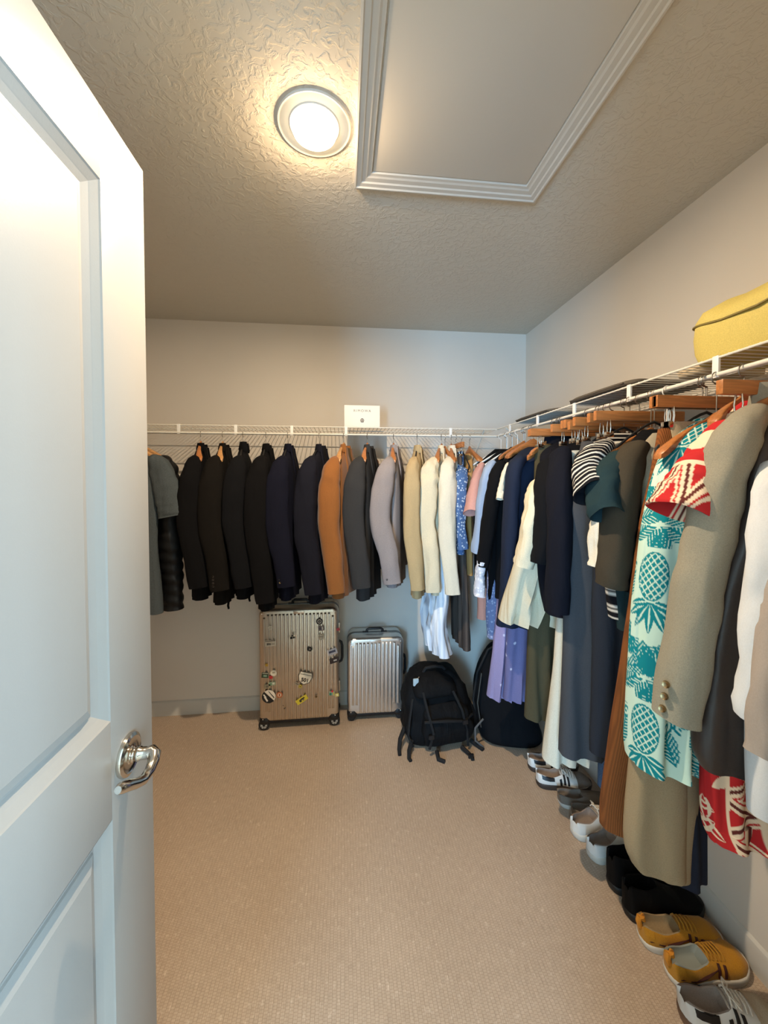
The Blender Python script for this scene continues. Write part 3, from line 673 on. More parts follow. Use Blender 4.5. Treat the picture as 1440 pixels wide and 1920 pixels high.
piece('striped_tee', 'black and white striped tee hanging above the charcoal trousers', 'shirt', 'R', [(1135, 812, .97, .014), (1112, 832, .90, .026), (1102, 865, .85, .03), (1118, 930, .83, .03), (1132, 1050, .83, .028), (1143, 1158, .83, .028)], stp, seed=47, far=.17, hang='black', hlabel='black hanger inside the striped tee', colorfn=stripes, rows=120,
      sleeves=[dict(path=[(1130, 838, .86, .026, .04), (1112, 858, .80, .036, .05), (1106, 890, .765, .04, .055), (1112, 925, .74, .042, .058)], mat=stp, col=stripes, rows=90)])
piece('white_ribbed_shirt', 'white wrinkled shirt sleeve peeking out under the dark teal polo', 'shirt', 'R', [(1150, 830, .96, .014), (1130, 870, .87, .024), (1122, 960, .84, .026), (1122, 1050, .84, .026)], wrb, seed=48, far=.16, hang='black', hlabel='black hanger of the white wrinkled shirt', amp=.008,
      sleeves=[dict(path=[(1142, 880, .84, .02, .035), (1132, 950, .80, .026, .04), (1126, 1010, .785, .026, .038), (1124, 1062, .78, .026, .036)], amp=.008)])
piece('teal_polo', 'dark teal short-sleeved polo on a wooden hanger', 'shirt', 'R', [(1176, 820, .96, .014), (1150, 845, .88, .028), (1140, 880, .84, .032), (1150, 1000, .84, .032), (1152, 1120, .84, .03), (1160, 1180, .84, .03)], dteal, seed=49, far=.17, hang='wood', hlabel='wooden hanger showing its arm above the dark teal polo', hmat=M['wood'], hdrop=.146, hhalf=.22, base=1.20, hbase=1.15,
      sleeves=[dict(path=[(1160, 858, .84, .026, .045), (1140, 885, .79, .036, .055), (1132, 920, .76, .04, .056), (1138, 966, .74, .036, .048)])])
piece('olive_jacket', 'dark olive jacket with a wide sleeve left of the brown corduroys', 'jacket', 'R', [(1205, 806, .96, .016), (1186, 830, .90, .03), (1172, 870, .86, .034), (1165, 1000, .85, .034), (1172, 1110, .85, .034)], tee, seed=50, far=.17, hang='black', hlabel='black hanger of the dark olive jacket',
      sleeves=[dict(path=[(1190, 840, .87, .026, .045), (1172, 880, .82, .036, .05), (1162, 960, .79, .038, .05), (1152, 1040, .775, .036, .046), (1146, 1098, .77, .034, .044)], mat=dol)])
piece('stone_shirt', 'stone grey shirt on a white hanger squeezed between olive jacket and brown corduroys', 'shirt', 'R', [(1225, 812, .96, .014), (1206, 840, .88, .026), (1202, 880, .85, .028), (1206, 960, .85, .028), (1212, 1100, .86, .028)], bgy, seed=51, far=.16, hang='white', hdrop=.135, hhalf=.16, hbase=1.088, hlabel='white plastic hanger curving over the stone grey shirt')
piece('corduroy_trousers', 'long rust brown corduroy trousers hanging almost to the black boots', 'trousers', 'R', [(1236, 804, .87, .016), (1221, 890, .83, .018), (1203, 975, .80, .020), (1190, 1060, .785, .022), (1174, 1190, .775, .024), (1152, 1340, .77, .028), (1131, 1490, .775, .030), (1129, 1548, .78, .032)], cord, seed=52, far=[.1, .1, .1, .08, .06, .04, .02, .0], fold=.3, kf=2, hang='clip', hlabel='clip hanger of the rust brown corduroys', top=.125, amp=.004)
piece('navy_trousers', 'navy trousers behind the khaki pair, hem near the black boots', 'trousers', 'R', [(1262, 800, .90, .016), (1262, 1000, .90, .022), (1258, 1300, .90, .022), (1262, 1650, .91, .024)], ntr, seed=53, far=.0, fold=.3, hang='clip', hlabel='clip hanger of the navy trousers', top=.125)
piece('khaki_trousers', 'khaki chino trousers below the teal patterned shirt', 'trousers', 'R', [(1254, 792, .89, .018), (1236, 950, .86, .026), (1214, 1150, .83, .03), (1190, 1400, .80, .034), (1176, 1570, .785, .036), (1190, 1624, .806, .034)], kha, seed=54, far=[.05, .06, .02, -.02, -.05, -.06], fold=.3, kf=2.2, hang='clip', hlabel='clip hanger of the khaki chinos', top=.125, amp=.004, leg2=(.055, .024, -.012), part='leg')

# ---- printed shirts
MINT, TEAL = np.array(lin((196, 222, 206))[:3]), np.array(lin((22, 128, 138))[:3])
def leaf(x, y, cx_, cy_, a, L, W):
    """normalised distance from a leaf's midrib: 0 on it, 1 on its edge, >1 outside"""
    dx, dy = x - cx_, y - cy_; ca, sa = np.cos(a), np.sin(a)
    p, q = dx * ca + dy * sa, -dx * sa + dy * ca
    wd = W * np.abs(np.sin(PI * np.clip(p / L, 0, 1))) ** .8
    return np.where((p > 0) & (p < L), np.abs(q) / np.maximum(wd, 1e-5), 9.0)
def curl(x, y, cx_, cy_, r0, fl):
    dx, dy = (x - cx_) * fl, y - cy_; r = np.hypot(dx, dy); a = np.arctan2(dy, dx)
    return (r < r0) & (np.abs(((r / r0) * 1.6 - a / (2 * PI)) % 1 - .5) < .26)
def teal_print(s_, z):
    col = np.floor((s_ + .07) / .20); x = s_ + .07 - (col + .5) * .20; yy = z + np.where(col % 2 == 0, 0, .20) + .70
    row = np.floor(yy / .40); y = yy - (row + .5) * .40
    ink = np.zeros_like(x, bool)
    # feathery foliage between the fruits
    for cx_, cy_, an, L in ((-.085, .15, 40, .11), (.085, .16, 150, .10), (-.09, -.02, 70, .10), (.09, -.01, 110, .10), (-.07, -.19, 20, .10), (.07, -.19, 160, .10), (-.02, .135, 60, .07), (.03, .13, 130, .06), (-.06, -.06, -75, .10), (.06, -.06, -105, .10), (-.012, -.10, -80, .09), (.03, -.105, -125, .08), (-.035, -.10, -130, .07)):
        an = R(an); ca, sa = math.cos(an), math.sin(an); p, q = (x - cx_) * ca + (y - cy_) * sa, -(x - cx_) * sa + (y - cy_) * ca
        l = leaf(x, y, cx_, cy_, an, L, .024)
        ink |= (l < 1) & ((((p - np.abs(q) * 1.1) / .011) % 1) < .68)
        ink |= (l < .12)
    for cx_, cy_, r0, fl in ((.06, .085, .022, 1), (-.06, .085, .022, -1), (.055, -.10, .020, -1), (-.055, -.10, .020, 1), (.0, -.165, .024, 1), (.098, .09, .02, 1), (-.098, -.09, .02, 1)): ink |= curl(x, y, cx_, cy_, r0, fl)
    clear = (np.abs(x) < .05) & (y > -.10) & (y < .145); ink &= ~clear
    for ang, L in ((-90, .085), (-64, .085), (-116, .085), (-40, .075), (-140, .075), (-18, .055), (-162, .055)):
        l = leaf(x, y, 0, .005, R(ang), L, .0105); ink = np.where(l < 1, l > .22, ink)
    ey = (y - .07) / .064; rr = (x / .037) ** 2 + ey ** 2
    a, b = (x + (y - .07) * .8) / .0165, (x - (y - .07) * .8) / .0165
    lat = (np.abs(a - np.round(a)) > .12) & (np.abs(b - np.round(b)) > .12)
    ink = np.where(rr < 1, lat | (rr > .88), ink)
    ink = np.where((rr >= 1) & (rr < 1.14), False, ink)
    return pick(ink, TEAL, MINT)
tl = fab('teal_print', (120, 170, 170), pat='attr', fold=.3)
piece('pineapple_shirt', 'mint shirt printed with teal pineapples, hem above the khaki trousers', 'shirt', 'R', [(1300, 786, .96, .018), (1276, 812, .90, .034), (1250, 850, .85, .044), (1226, 930, .81, .048), (1208, 1030, .785, .05), (1196, 1150, .775, .05), (1188, 1300, .77, .05), (1186, 1390, .77, .05), (1190, 1432, .77, .048)], tl, seed=55, far=[.1, .15, .16, .14, .12, .1, .04, .0, -.02], fold=.25, amp=.006, hang='black', hlabel='black hanger inside the pineapple shirt', colorfn=teal_print, rows=560, seg=420, top=.10)
REDC, CRMC, DKC = np.array(lin((178, 42, 44))[:3]), np.array(lin((222, 200, 172))[:3]), np.array(lin((92, 44, 40))[:3])
def layer(c, m, k): return np.where(m[:, None], k[None, :], c)
def triangles(c, lx, ly):
    d = ly - (1 - 2 * np.abs(lx))
    c = layer(c, (d < -.10) & (d > -.30), DKC); c = layer(c, (d < -.30) & (d > -.48), CRMC); c = layer(c, (d > .22) & (d < .36), CRMC)
    return layer(c, (np.abs(d) < .11) | (ly > .93) | (ly < .07), CRMC)
def red_print(x, y):
    c = np.repeat(REDC[None, :], len(x), 0)
    ky = np.floor(y / .12); ly = y - (ky + .5) * .12; sh = np.where(ky % 2 == 0, 0, .5); kx = np.floor(x / .10 + sh); lx = x - (kx + .5 - sh) * .10
    for a, ox, oy, L, W in ((35, -.035, -.035, .065, .014), (140, .03, -.035, .06, .013), (95, .0, .0, .055, .015), (-10, -.03, .035, .05, .010)):
        l = leaf(lx, ly, ox, oy, R(a) + .7 * (kx % 3), L, W); c = layer(c, (l < 1) & ((l > .38) | ((kx + ky) % 2 == 0)), CRMC)
    band = (x > .045) & (y < -.74)
    t = triangles(np.repeat(REDC[None, :], len(x), 0), ((y + .95) / .09) % 1 - .5, np.clip((x - .045) / .09, 0, 1))
    return np.where(band[:, None], t, c)
def red_sl(x, L):
    c = np.repeat(REDC[None, :], len(x), 0)
    l = leaf(x, L, -.045, .06, R(10), .085, .026); c = layer(c, l < 1, CRMC)
    ly = np.clip((L - .125) / .135, 0, 1); t = triangles(np.repeat(REDC[None, :], len(x), 0), (x / .075) % 1 - .5, ly)
    return np.where((L > .125)[:, None], t, c)
rd = fab('red_print', (180, 50, 50), pat='attr', fold=.3)
piece('red_printed_shirt', 'red and cream printed shirt, its tail below the dark leather jacket', 'shirt', 'R', [(1395, 752, .97, .016), (1352, 790, .92, .026), (1330, 850, .90, .03), (1328, 1000, .89, .03), (1324, 1200, .89, .03), (1320, 1450, .89, .03), (1324, 1540, .89, .03), (1340, 1580, .90, .03)], rd, seed=56, far=.18, fold=.25, amp=.006, hang='wood', hlabel='wooden hanger arm inside the red printed shirt', colorfn=red_print, rows=420, seg=320, base=.985, hbase=.93, hmat=M['wood'], hdrop=.135, hhalf=.19,
      sleeves=[dict(path=[(1368, 800, .87, .024, .04), (1336, 850, .82, .04, .05), (1305, 905, .78, .048, .06), (1274, 962, .74, .05, .07)], mat=rd, col=red_sl, rows=140, seg=120)])

# ---- sage blazer, leather jacket and the white shirts nearest the camera
sb = piece('sage_blazer', 'sage grey blazer with three metal cuff buttons, foremost wide sleeve on the right', 'jacket', 'R', [(1440, 752, .97, .02), (1408, 775, .90, .04), (1385, 820, .90, .030), (1368, 950, .89, .03), (1350, 1150, .88, .03), (1350, 1290, .88, .03)], sag, seed=57, far=.18, fold=.5, hang='wood', hhalf=.11, hlabel='wooden hanger of the sage grey blazer', amp=.008, base=.86, collar=.04,
      sleeves=[dict(path=[(1414, 776, .89, .024, .030), (1384, 815, .83, .034, .042), (1350, 900, .79, .038, .046), (1322, 1020, .765, .036, .045), (1298, 1160, .745, .035, .044), (1266, 1345, .72, .036, .044)], rows=34, seg=30, amp=.006)])
for k, (px, py) in enumerate(((1250, 1283), (1247, 1305), (1243, 1328))):
    p = atX(px, py, .688); d = p - Vector(sb.location); 
    q = (-d.x, -d.y, d.z)
    disc('button', M['button_metal'], sb, q, (.9, .35, 0.1), .008, .006)
piece('leather_jacket', 'dark brown leather jacket behind the sage sleeve, hem above the red printed tail', 'jacket', 'R', [(1452, 775, .93, .014), (1432, 800, .88, .024), (1408, 850, .84, .028), (1384, 1000, .80, .03), (1350, 1120, .785, .03), (1318, 1300, .765, .032), (1306, 1400, .755, .032), (1320, 1442, .771, .030)], lth, seed=58, far=.18, hang='wood', hlabel='wooden hanger of the dark leather jacket', amp=.005, base=.765)
piece('white_shirt', 'white long-sleeved shirt at the right edge beside the leather jacket', 'shirt', 'R', [(1446, 830, .93, .02), (1434, 870, .88, .034), (1422, 960, .84, .04), (1414, 1120, .82, .04), (1413, 1300, .81, .04), (1414, 1450, .80, .04), (1416, 1530, .80, .04)], whs, seed=59, far=.17, hang='black', hlabel='black hanger of the white long-sleeved shirt', amp=.008, base=.745,
      sleeves=[dict(path=[(1458, 880, .86, .028, .026), (1452, 960, .80, .034, .032), (1442, 1120, .775, .034, .032), (1428, 1260, .76, .032, .030), (1418, 1345, .755, .030, .028)], amp=.007)])
piece('taupe_sweater', 'taupe sweater sleeve cut off by the right edge of the picture', 'sweater', 'R', [(1500, 830, .93, .012), (1495, 870, .88, .016), (1495, 960, .86, .018), (1495, 1120, .85, .018), (1495, 1300, .85, .018)], tpe, seed=60, far=.17, hang='wood', hlabel='wooden hanger of the taupe sweater', base=.685,
      sleeves=[dict(path=[(1500, 900, .86, .03, .02), (1490, 1020, .80, .034, .024), (1466, 1150, .77, .032, .026), (1444, 1290, .745, .03, .026), (1436, 1410, .74, .028, .026)])])
# clip hangers crowding the right rod above the clothes (no garment of their own is visible)
for i, (px, py, X_) in enumerate(((1000, 800, .86), (1042, 795, .86), (1072, 805, .86), (1126, 790, .86), (1352, 712, .85))):
    y = atX(px, py, X_).y
    hanger('clip', (XLIP, y, ZROD), PI + R(rnd.uniform(-4, 4)), ['orange wooden clip hanger nearest the corner above the navy sweater', 'orange clip hanger above the hooded jacket hood', 'orange clip hanger just right of the hooded jacket', 'orange clip hanger above the striped tee', 'large orange clip hanger above the sage blazer at the right edge'][i], drop=.050 + .006 * (i % 3))

# ------------------------------------------------------------------ shelf contents
def card():
    c = tag(empty('brand_card', (.122, 2.455, ZL + .004)), 'white printed card standing on the back shelf, right of its middle', 'card')
    MB().box((-.114, 0, 0), (.114, .012, .142)).build('card_front', M['card'], c, bevel=.002)
    cu = bpy.data.curves.new('card_text', 'FONT'); cu.body = 'RIMOWA'; cu.size = .022; cu.align_x = 'CENTER'; cu.extrude = .0004; cu.space_character = 1.35; cu.offset = -.0002
    to = bpy.data.objects.new('tmp', cu); COL.objects.link(to); dg = bpy.context.evaluated_depsgraph_get()
    me = bpy.data.meshes.new_from_object(to.evaluated_get(dg)); bpy.data.objects.remove(to)
    me.materials.append(M['ink']); o = bpy.data.objects.new('lettering', me); COL.objects.link(o); o.parent = c
    o.rotation_euler = (R(90), 0, 0); o.location = (0, -.0008, .100)
    mb = MB()
    mb.loft([[(.012 * math.cos(a) * f, -.0012, .045 + (.011 if math.sin(a) < 0 else .014) * math.sin(a) * f) for a in [2*PI*j/20 for j in range(20)]] for f in (1.0, .72)], False, False)
    mb.box((-.009, -.0012, .034), (.009, -.0004, .037)); mb.box((-.0018, -.0012, .037), (.0018, -.0004, .055)); mb.box((-.008, -.0012, .043), (.008, -.0004, .046))
    mb.build('emblem', M['ink'], c, smooth=False)
card()
ybag = fabric('fabric_yellow_nylon', (204, 184, 104), rough=.6, fold=.6)
def bag():
    p = (1.16, .845, ZL + .006)
    root = tag(empty('yellow_bag', p), 'soft yellow zipped bag lying on the right shelf', 'bag')
    rows = []; n = 40
    prof = [(-.01, .88), (.0, .95), (.03, .99), (.07, 1.0), (.105, 1.0), (.112, .985), (.118, 1.0), (.15, .93), (.185, .72), (.205, .40), (.21, .1)]
    rings = []
    for z, f in prof:
        ring = []
        for j in range(n * 2):
            a = 2 * PI * j / (n * 2); x = .145 * sgnp(math.cos(a), .34) * f; y = .205 * sgnp(math.sin(a), .34) * f
            d = .014 * nz3(x * 14, y * 14, z * 14) * (1 if z > 0 else 0); sag_ = -.020 * math.sin(y * 16 + 1) * (z / .2)
            ring.append((x * (1 + d * 3), y * (1 + d * 2), max(0, z) * 0.92 + sag_ + d * .6 if z > 0 else 0))
        rings.append(ring)
    MB().loft(rings).build('bag_body', ybag, root, angle=70)
    zp = [(.148 * sgnp(math.cos(2*PI*j/80), .34), .209 * sgnp(math.sin(2*PI*j/80), .34), .103 - .020 * math.sin(.205 * sgnp(math.sin(2*PI*j/80), .34) * 16 + 1) * .55) for j in range(81)]
    MB().tube(zp, .0035, 6).build('zip', plain('zip_olive', (120, 104, 44), .6), root)
bag()
def flat_item(name, label, cat, x0, x1, y0, y1, th, mat, z=ZL + .005):
    root = tag(empty(name, ((x0 + x1) / 2, (y0 + y1) / 2, z)), label, cat)
    hx, hy = (x1 - x0) / 2, (y1 - y0) / 2; rings = []
    for zz, f in ((0, .97), (th * .2, 1.0), (th * .7, 1.0), (th, .96), (th * 1.05, .8)):
        rings.append([(hx * sgnp(math.cos(2*PI*j/48), .3) * f, hy * sgnp(math.sin(2*PI*j/48), .3) * f, zz + .003 * nz3(math.cos(2*PI*j/48) * 2, math.sin(2*PI*j/48) * 2, zz * 20)) for j in range(48)])
    MB().loft(rings).build('cloth_body', mat, root, angle=70)
    MB().tube([(-hx * .99, -hy * .8, th * .5), (-hx * 1.005, 0, th * .5), (-hx * .99, hy * .8, th * .5)], .0025, 6).build('piping', mat, root)
dg_ = fab('dark_grey_felt', (92, 84, 74)); 
flat_item('garment_bag', 'flat dark grey garment bag on the right shelf, nearest the corner', 'bag', .99, 1.30, 1.74, 2.16, .012, dg_)
flat_item('garment_bag', 'folded grey garment bag in the middle of the right shelf', 'bag', .985, 1.30, 1.22, 1.62, .016, dg_)
flat_item('folded_scarf', 'folded pale scarf beside the yellow bag on the right shelf', 'scarf', 1.10, 1.34, 1.075, 1.17, .03, fab('pale_wool', (200, 180, 150)))

# ------------------------------------------------------------------ suitcases
def alu(name, c, rough=.34): return plain(name, c, rough, .92)
M['alu_warm'] = alu('champagne_aluminium', (208, 194, 176), .34); M['alu'] = alu('silver_aluminium', (226, 224, 220), .32); M['alu_dark'] = alu('frame_aluminium', (120, 122, 122), .38)
M['rubber'] = plain('rubber', (24, 24, 25), .6); M['hubgrey'] = plain('wheel_hub', (168, 165, 158), .4)
def suitcase(loc, rz, W, HT, DP, ribs, mat, label, wheel, big):
    root = tag(empty('suitcase', loc, rz), label, 'suitcase', 'suitcases against the back wall')
    z0 = wheel * 1.55; zt = HT
    def shell(name, ya, yb, m):
        # ribbed half shell: front face at ya, meets the frame at yb
        rings = []; nx = ribs * 8; r = .045
        def outline(ins):
            pts = []
            for cx_, cz, a0 in ((W/2 - r, zt - r, 0), (-W/2 + r, zt - r, 90), (-W/2 + r, z0 + r, 180), (W/2 - r, z0 + r, 270)):
                for k in range(7):
                    a = R(a0 + k * 15); pts.append((cx_ + (r - ins) * math.cos(a), cz + (r - ins) * math.sin(a)))
            return pts
        sg = 1 if yb > ya else -1
        for ins, y in ((0, yb), (0, ya + sg * .022), (.004, ya + sg * .009), (.012, ya + sg * .002), (.022, ya)):
            rings.append([(x, y, z) for x, z in outline(ins)])
        MB().loft(rings, False, True).build(name, m, root, angle=50)
        # ribs standing proud of the front face
        mb = MB(); pitch = (W - .05) / ribs
        for i in range(ribs):
            cx_ = -W/2 + .025 + (i + .5) * pitch; hw = pitch * .33; top = zt - (.03 if 0 < i < ribs - 1 else .05); bot = z0 + (.012 if 1 < i < ribs - 2 else .07)
            sec = [(-hw, .001), (-hw * .8, -.0085 * sg), (-hw * .35, -.0115 * sg), (hw * .35, -.0115 * sg), (hw * .8, -.0085 * sg), (hw, .001)]
            rr = []
            for z, f in ((bot, .1), (bot + .006, .8), (bot + .012, 1), (top - .012, 1), (top - .006, .8), (top, .1)):
                rr.append([(cx_ + a, ya + b * f, z) for a, b in sec])
            mb.loft(rr)
        o = mb.build('rib', m, root, angle=35); return o
    shell('front_shell', -DP/2, -.012, mat); shell('back_shell', DP/2, .012, mat)
    # frame between the shells
    r = .045; pts = []
    for cx_, cz, a0 in ((W/2 - r, zt - r, 0), (-W/2 + r, zt - r, 90), (-W/2 + r, z0 + r, 180), (W/2 - r, z0 + r, 270)):
        for k in range(7):
            a = R(a0 + k * 15); pts.append((cx_ + (r + .003) * math.cos(a), cz + (r + .003) * math.sin(a)))
    fr_ = MB(); fr_.loft([[(x, y, z) for x, z in pts] for y in (-.014, .014)]); fr_.build('frame', M['alu_dark'], root, angle=50)
    # riveted corner guards
    for sx in (-1, 1):
        for zc, sz in ((zt, 1), (z0, -1)):
            rings = []
            for ins, y in ((-.0015, -.02), (-.0015, -DP/2 + .022), (.002, -DP/2 + .008), (.012, -DP/2 + .0005), (.026, -DP/2 - .0015)):
                ring = []
                cxx, czz = sx * (W/2 - r), zc - sz * r
                for k in range(9):
                    a = R(k * 11.25); ring.append((cxx + sx * (r - ins) * math.cos(a), y, czz + sz * (r - ins) * math.sin(a)))
                rings.append(ring)
            MB().loft(rings, False, False, closed=False).build('corner_guard', M['alu'] if not big else mat, root, angle=60)
            disc('rivet', M['chrome'], root, (sx * (W/2 - .024), -DP/2 - .001, zc - sz * .024), (0, -1, 0), .005, .003)
    # base bar, wheels
    MB().box((-W/2 + .05, -DP/2 + .008, z0 - .014), (W/2 - .05, DP/2 - .008, z0 + .008)).build('base_bar', M['blackplastic'], root, bevel=.004)
    for sx in (-1, 1):
        for sy in (-1, 1):
            cxx, cyy = sx * (W/2 - .034), sy * (DP/2 - .026)
            hs = MB(); hs.loft([[(cxx + .036 * sgnp(math.cos(2*PI*j/20), .7) * f, cyy + .03 * sgnp(math.sin(2*PI*j/20), .7) * f, z) for j in range(20)] for z, f in ((z0 + .03, .9), (z0 + .012, 1.05), (wheel * 1.25, 1.0), (wheel * 1.1, .8))])
            hs.build('wheel_housing', M['blackplastic'], root, angle=60)
            wx, wy = cxx + sx * .006, cyy - .012
            wh = MB().lathe([(.0, -.012), (wheel * .72, -.012), (wheel * .92, -.010), (wheel, -.004), (wheel, .004), (wheel * .92, .010), (0, .012)], (wx, wy, wheel), 'y', 28).build('wheel', M['rubber'], root)
            if big:
                hb = MB()
                for k in range(6):
                    a = k * PI / 3; p = [(wheel * rr * math.cos(a + da), -.0135, wheel * rr * math.sin(a + da)) for rr, da in ((.25, -.5), (.62, -.36), (.62, .36), (.25, .5))]
                    q = [(x, -.0115, z) for x, _, z in p]; hb.loft([[(wx + x, wy + y, wheel + z) for x, y, z in rg] for rg in (p, q)])
                h = hb.build('wheel_hub', M['hubgrey'], root)
    # handles: top and side
    hw = .055 if big else .058
    tp = MB().tube([(-hw, 0, zt - .002), (-hw * .95, 0, zt + .018), (-hw * .7, 0, zt + .027), (hw * .7, 0, zt + .027), (hw * .95, 0, zt + .018), (hw, 0, zt - .002)], .009, 10)
    for sx in (-1, 1): tp.box((sx * (hw + .008) - .02, -.013, zt), (sx * (hw + .008) + .02, .013, zt + .006))
    tp.build('top_handle', M['blackplastic'], root, angle=60)
    zc = (z0 + zt) / 2 + .03
    MB().tube([(W/2 + .001, 0, zc - .075), (W/2 + .018, 0, zc - .065), (W/2 + .024, 0, zc - .04), (W/2 + .024, 0, zc + .04), (W/2 + .018, 0, zc + .065), (W/2 + .001, 0, zc + .075)], .0085, 10).build('side_handle', M['blackplastic'], root, angle=60)
    for zc2 in (zt - .17, z0 + .17):
        MB().box((W/2 - .001, -.022, zc2 - .035), (W/2 + .009, .022, zc2 + .035)).build('latch', M['chrome'], root, bevel=.003)
    MB().box((-.035, -DP/2 - .0085, zt - .030), (.035, -DP/2 - .004, zt - .012)).build('badge', M['alu'] if not big else mat, root, bevel=.002)
    return root, z0, zt
SW, SH, SD = .515, .80, .215
sc, sz0, szt = suitcase((-.292, 2.628, 0), R(0), SW, SH, SD, 19, M['alu_warm'], 'large champagne aluminium suitcase covered in stickers under the dark jackets', .036, True)
sc2, _, _ = suitcase((.218, 2.655, 0), R(-1.0), .385, .57, .20, 13, M['alu'], 'smaller plain silver aluminium suitcase with a black top handle', .027, False)
def px_local(px, py):
    p = atY(px, py, 2.628 - SD/2 - .012); return p.x + .292, p.z
def sticker(px, py, shape, col, size, rot=0, parent_extra=(), lift=0.):
    x, z = px_local(px, py); y = -SD/2 - .0120 - lift
    def poly(pts, c, dy, nm='sticker', par=None):
        ca, sa = math.cos(R(rot)), math.sin(R(rot)); P = [(x + a*ca - b*sa, z + a*sa + b*ca) for a, b in pts]
        mb = MB(); mb.loft([[(a, y - dy, b) for a, b in P], [(a, y - dy - .0008, b) for a, b in P]])
        return mb.build(nm, plain('sticker_ink', c, .55), par or sc, smooth=False)
    if shape == 'disc': pts = [(size * math.cos(2*PI*k/24), size * math.sin(2*PI*k/24)) for k in range(24)]
    elif shape == 'shield': pts = [(-.9*size, .9*size), (.9*size, .9*size), (1.05*size, .2*size), (.8*size, -.6*size), (0, -1.05*size), (-.8*size, -.6*size), (-1.05*size, .2*size)]
    elif shape == 'star': pts = [((size if k % 2 == 0 else size*.5) * math.cos(PI*k/6), (size if k % 2 == 0 else size*.5) * math.sin(PI*k/6)) for k in range(12)]
    else: pts = [(-size, -size*shape), (size, -size*shape), (size, size*shape), (-size, size*shape)]
    s = poly(pts, col, 0)
    for sub, (c2, pp) in enumerate(parent_extra): poly(pp, c2, .0008 + .0002 * (sub % 3), 'sticker_print', s)
    return s
def circ(r, cx_=0, cy_=0, n=20): return [(cx_ + r * math.cos(2*PI*k/n), cy_ + r * math.sin(2*PI*k/n)) for k in range(n)]
def rec(x0, y0, x1, y1): return [(x0, y0), (x1, y0), (x1, y1), (x0, y1)]
WH, BK = (222, 214, 200), (26, 24, 24)
sticker(599, 1165, 'disc', BK, .022, 0, [((190, 180, 165), circ(.014)), (BK, circ(.009)), ((190, 180, 165), circ(.003))])
sticker(602, 1178, .8, (122, 110, 104), .020, 8, [((80, 72, 80), circ(.010, -.004, 0)), ((200, 190, 180), rec(.004, -.01, .014, .008))])
sticker(602, 1194, 'disc', (206, 194, 172), .022, 0, [((150, 140, 124), circ(.016)), ((206, 194, 172), circ(.013)), ((120, 110, 98), rec(-.012, -.002, .012, .003))])
sticker(581, 1217, 'disc', BK, .016, 0, [((150, 140, 130), circ(.005))])
sticker(548, 1193, 'star', (200, 188, 168), .026, 12, [(BK, circ(.008, -.008, -.008)), (BK, circ(.007, .009, -.010)), (BK, rec(-.004, -.002, .006, .010)), (BK, rec(-.016, -.014, .010, -.008))])
sticker(507, 1177, 'star', (206, 196, 178), .020, 0, [((180, 168, 150), circ(.008))])
sticker(507, 1206, .62, (196, 182, 160), .034, 3, [((110, 98, 86), rec(-.032, .012, .032, .018)), (BK, rec(-.022, -.012, -.016, .002)), (BK, rec(-.013, -.012, -.006, .002)), (BK, rec(-.003, -.012, .002, .0)), ((130, 118, 104), rec(.006, -.008, .026, -.004))])
sticker(623, 1222, .62, (196, 192, 196), .032, 16, [((70, 74, 96), rec(-.022, -.006, .022, .008))])
sticker(627, 1238, .52, (64, 48, 44), .032, 16, [((220, 214, 206), rec(-.006, -.005, .016, .004))])
sticker(572, 1271, 'shield', (96, 86, 74), .046, -14)
sticker(572, 1271, 'shield', (234, 224, 204), .040, -14, [((96, 86, 74), rec(-.036, .020, .036, .023))], lift=.0009)
# route number
cu = bpy.data.curves.new('route_number', 'FONT'); cu.body = '501'; cu.size = .034; cu.align_x = 'CENTER'; cu.extrude = .0004; cu.offset = .0012
to = bpy.data.objects.new('tmp', cu); COL.objects.link(to); dg = bpy.context.evaluated_depsgraph_get()
me = bpy.data.meshes.new_from_object(to.evaluated_get(dg)); bpy.data.objects.remove(to); me.materials.append(plain('sticker_black', BK, .5))
o = bpy.data.objects.new('sticker_number', me); COL.objects.link(o); o.parent = sc; xx, zz = px_local(571, 1278); o.location = (xx, -SD/2 - .0146, zz); o.rotation_euler = (R(90), R(14), 0)
sticker(563, 1287, 'disc', (176, 160, 60), .012, 0, [((110, 90, 50), circ(.005))])
sticker(557, 1282, .5, (160, 146, 126), .016, -25, [((90, 80, 70), rec(-.01, -.003, .01, .003))])
sticker(504, 1306, 'disc', BK, .044, 0, [((226, 214, 196), [(.043 * math.cos(R(a)), .043 * math.sin(R(a))) for a in range(-40, 131, 10)]), (BK, [(-.004, .036), (.002, .034), (.036, -.006), (.034, -.014)]), ((226, 214, 196), [(-.030, -.004), (-.022, .004), (-.004, -.028), (-.012, -.034)]), ((226, 214, 196), [(-.036, .012), (-.03, .018), (-.014, -.004), (-.02, -.01)])])
sticker(524, 1303, 'disc', (172, 92, 50), .020, 0, [((216, 190, 160), circ(.012)), ((150, 70, 40), rec(-.004, -.009, .004, .009))])
sticker(497, 1266, .8, (64, 78, 58), .022, -6, [((206, 196, 170), rec(-.018, .010, .018, .015)), ((160, 190, 160), rec(-.010, -.010, .012, .002))])
sticker(513, 1262, 'disc', (222, 212, 190), .020, 0, [((170, 158, 130), rec(-.008, -.002, .008, .008))])
sticker(508, 1270, .9, (172, 40, 40), .011, 10)
sticker(510, 1282, .5, (150, 168, 140), .022, 8, [((90, 120, 90), rec(-.014, -.006, -.002, .006)), ((214, 206, 190), rec(.003, -.005, .016, .005))])
sticker(501, 1287, .7, (152, 140, 110), .020, 4, [((96, 84, 70), circ(.008))])
sticker(500, 1247, 'star', (190, 150, 48), .014, 0)
sticker(566, 1312, .42, (214, 196, 58), .040, 32, [(BK, rec(-.018, -.009, -.004, .006)), (BK, rec(-.008, .0, .022, .009)), ((120, 100, 90), rec(.004, -.010, .014, .0))])
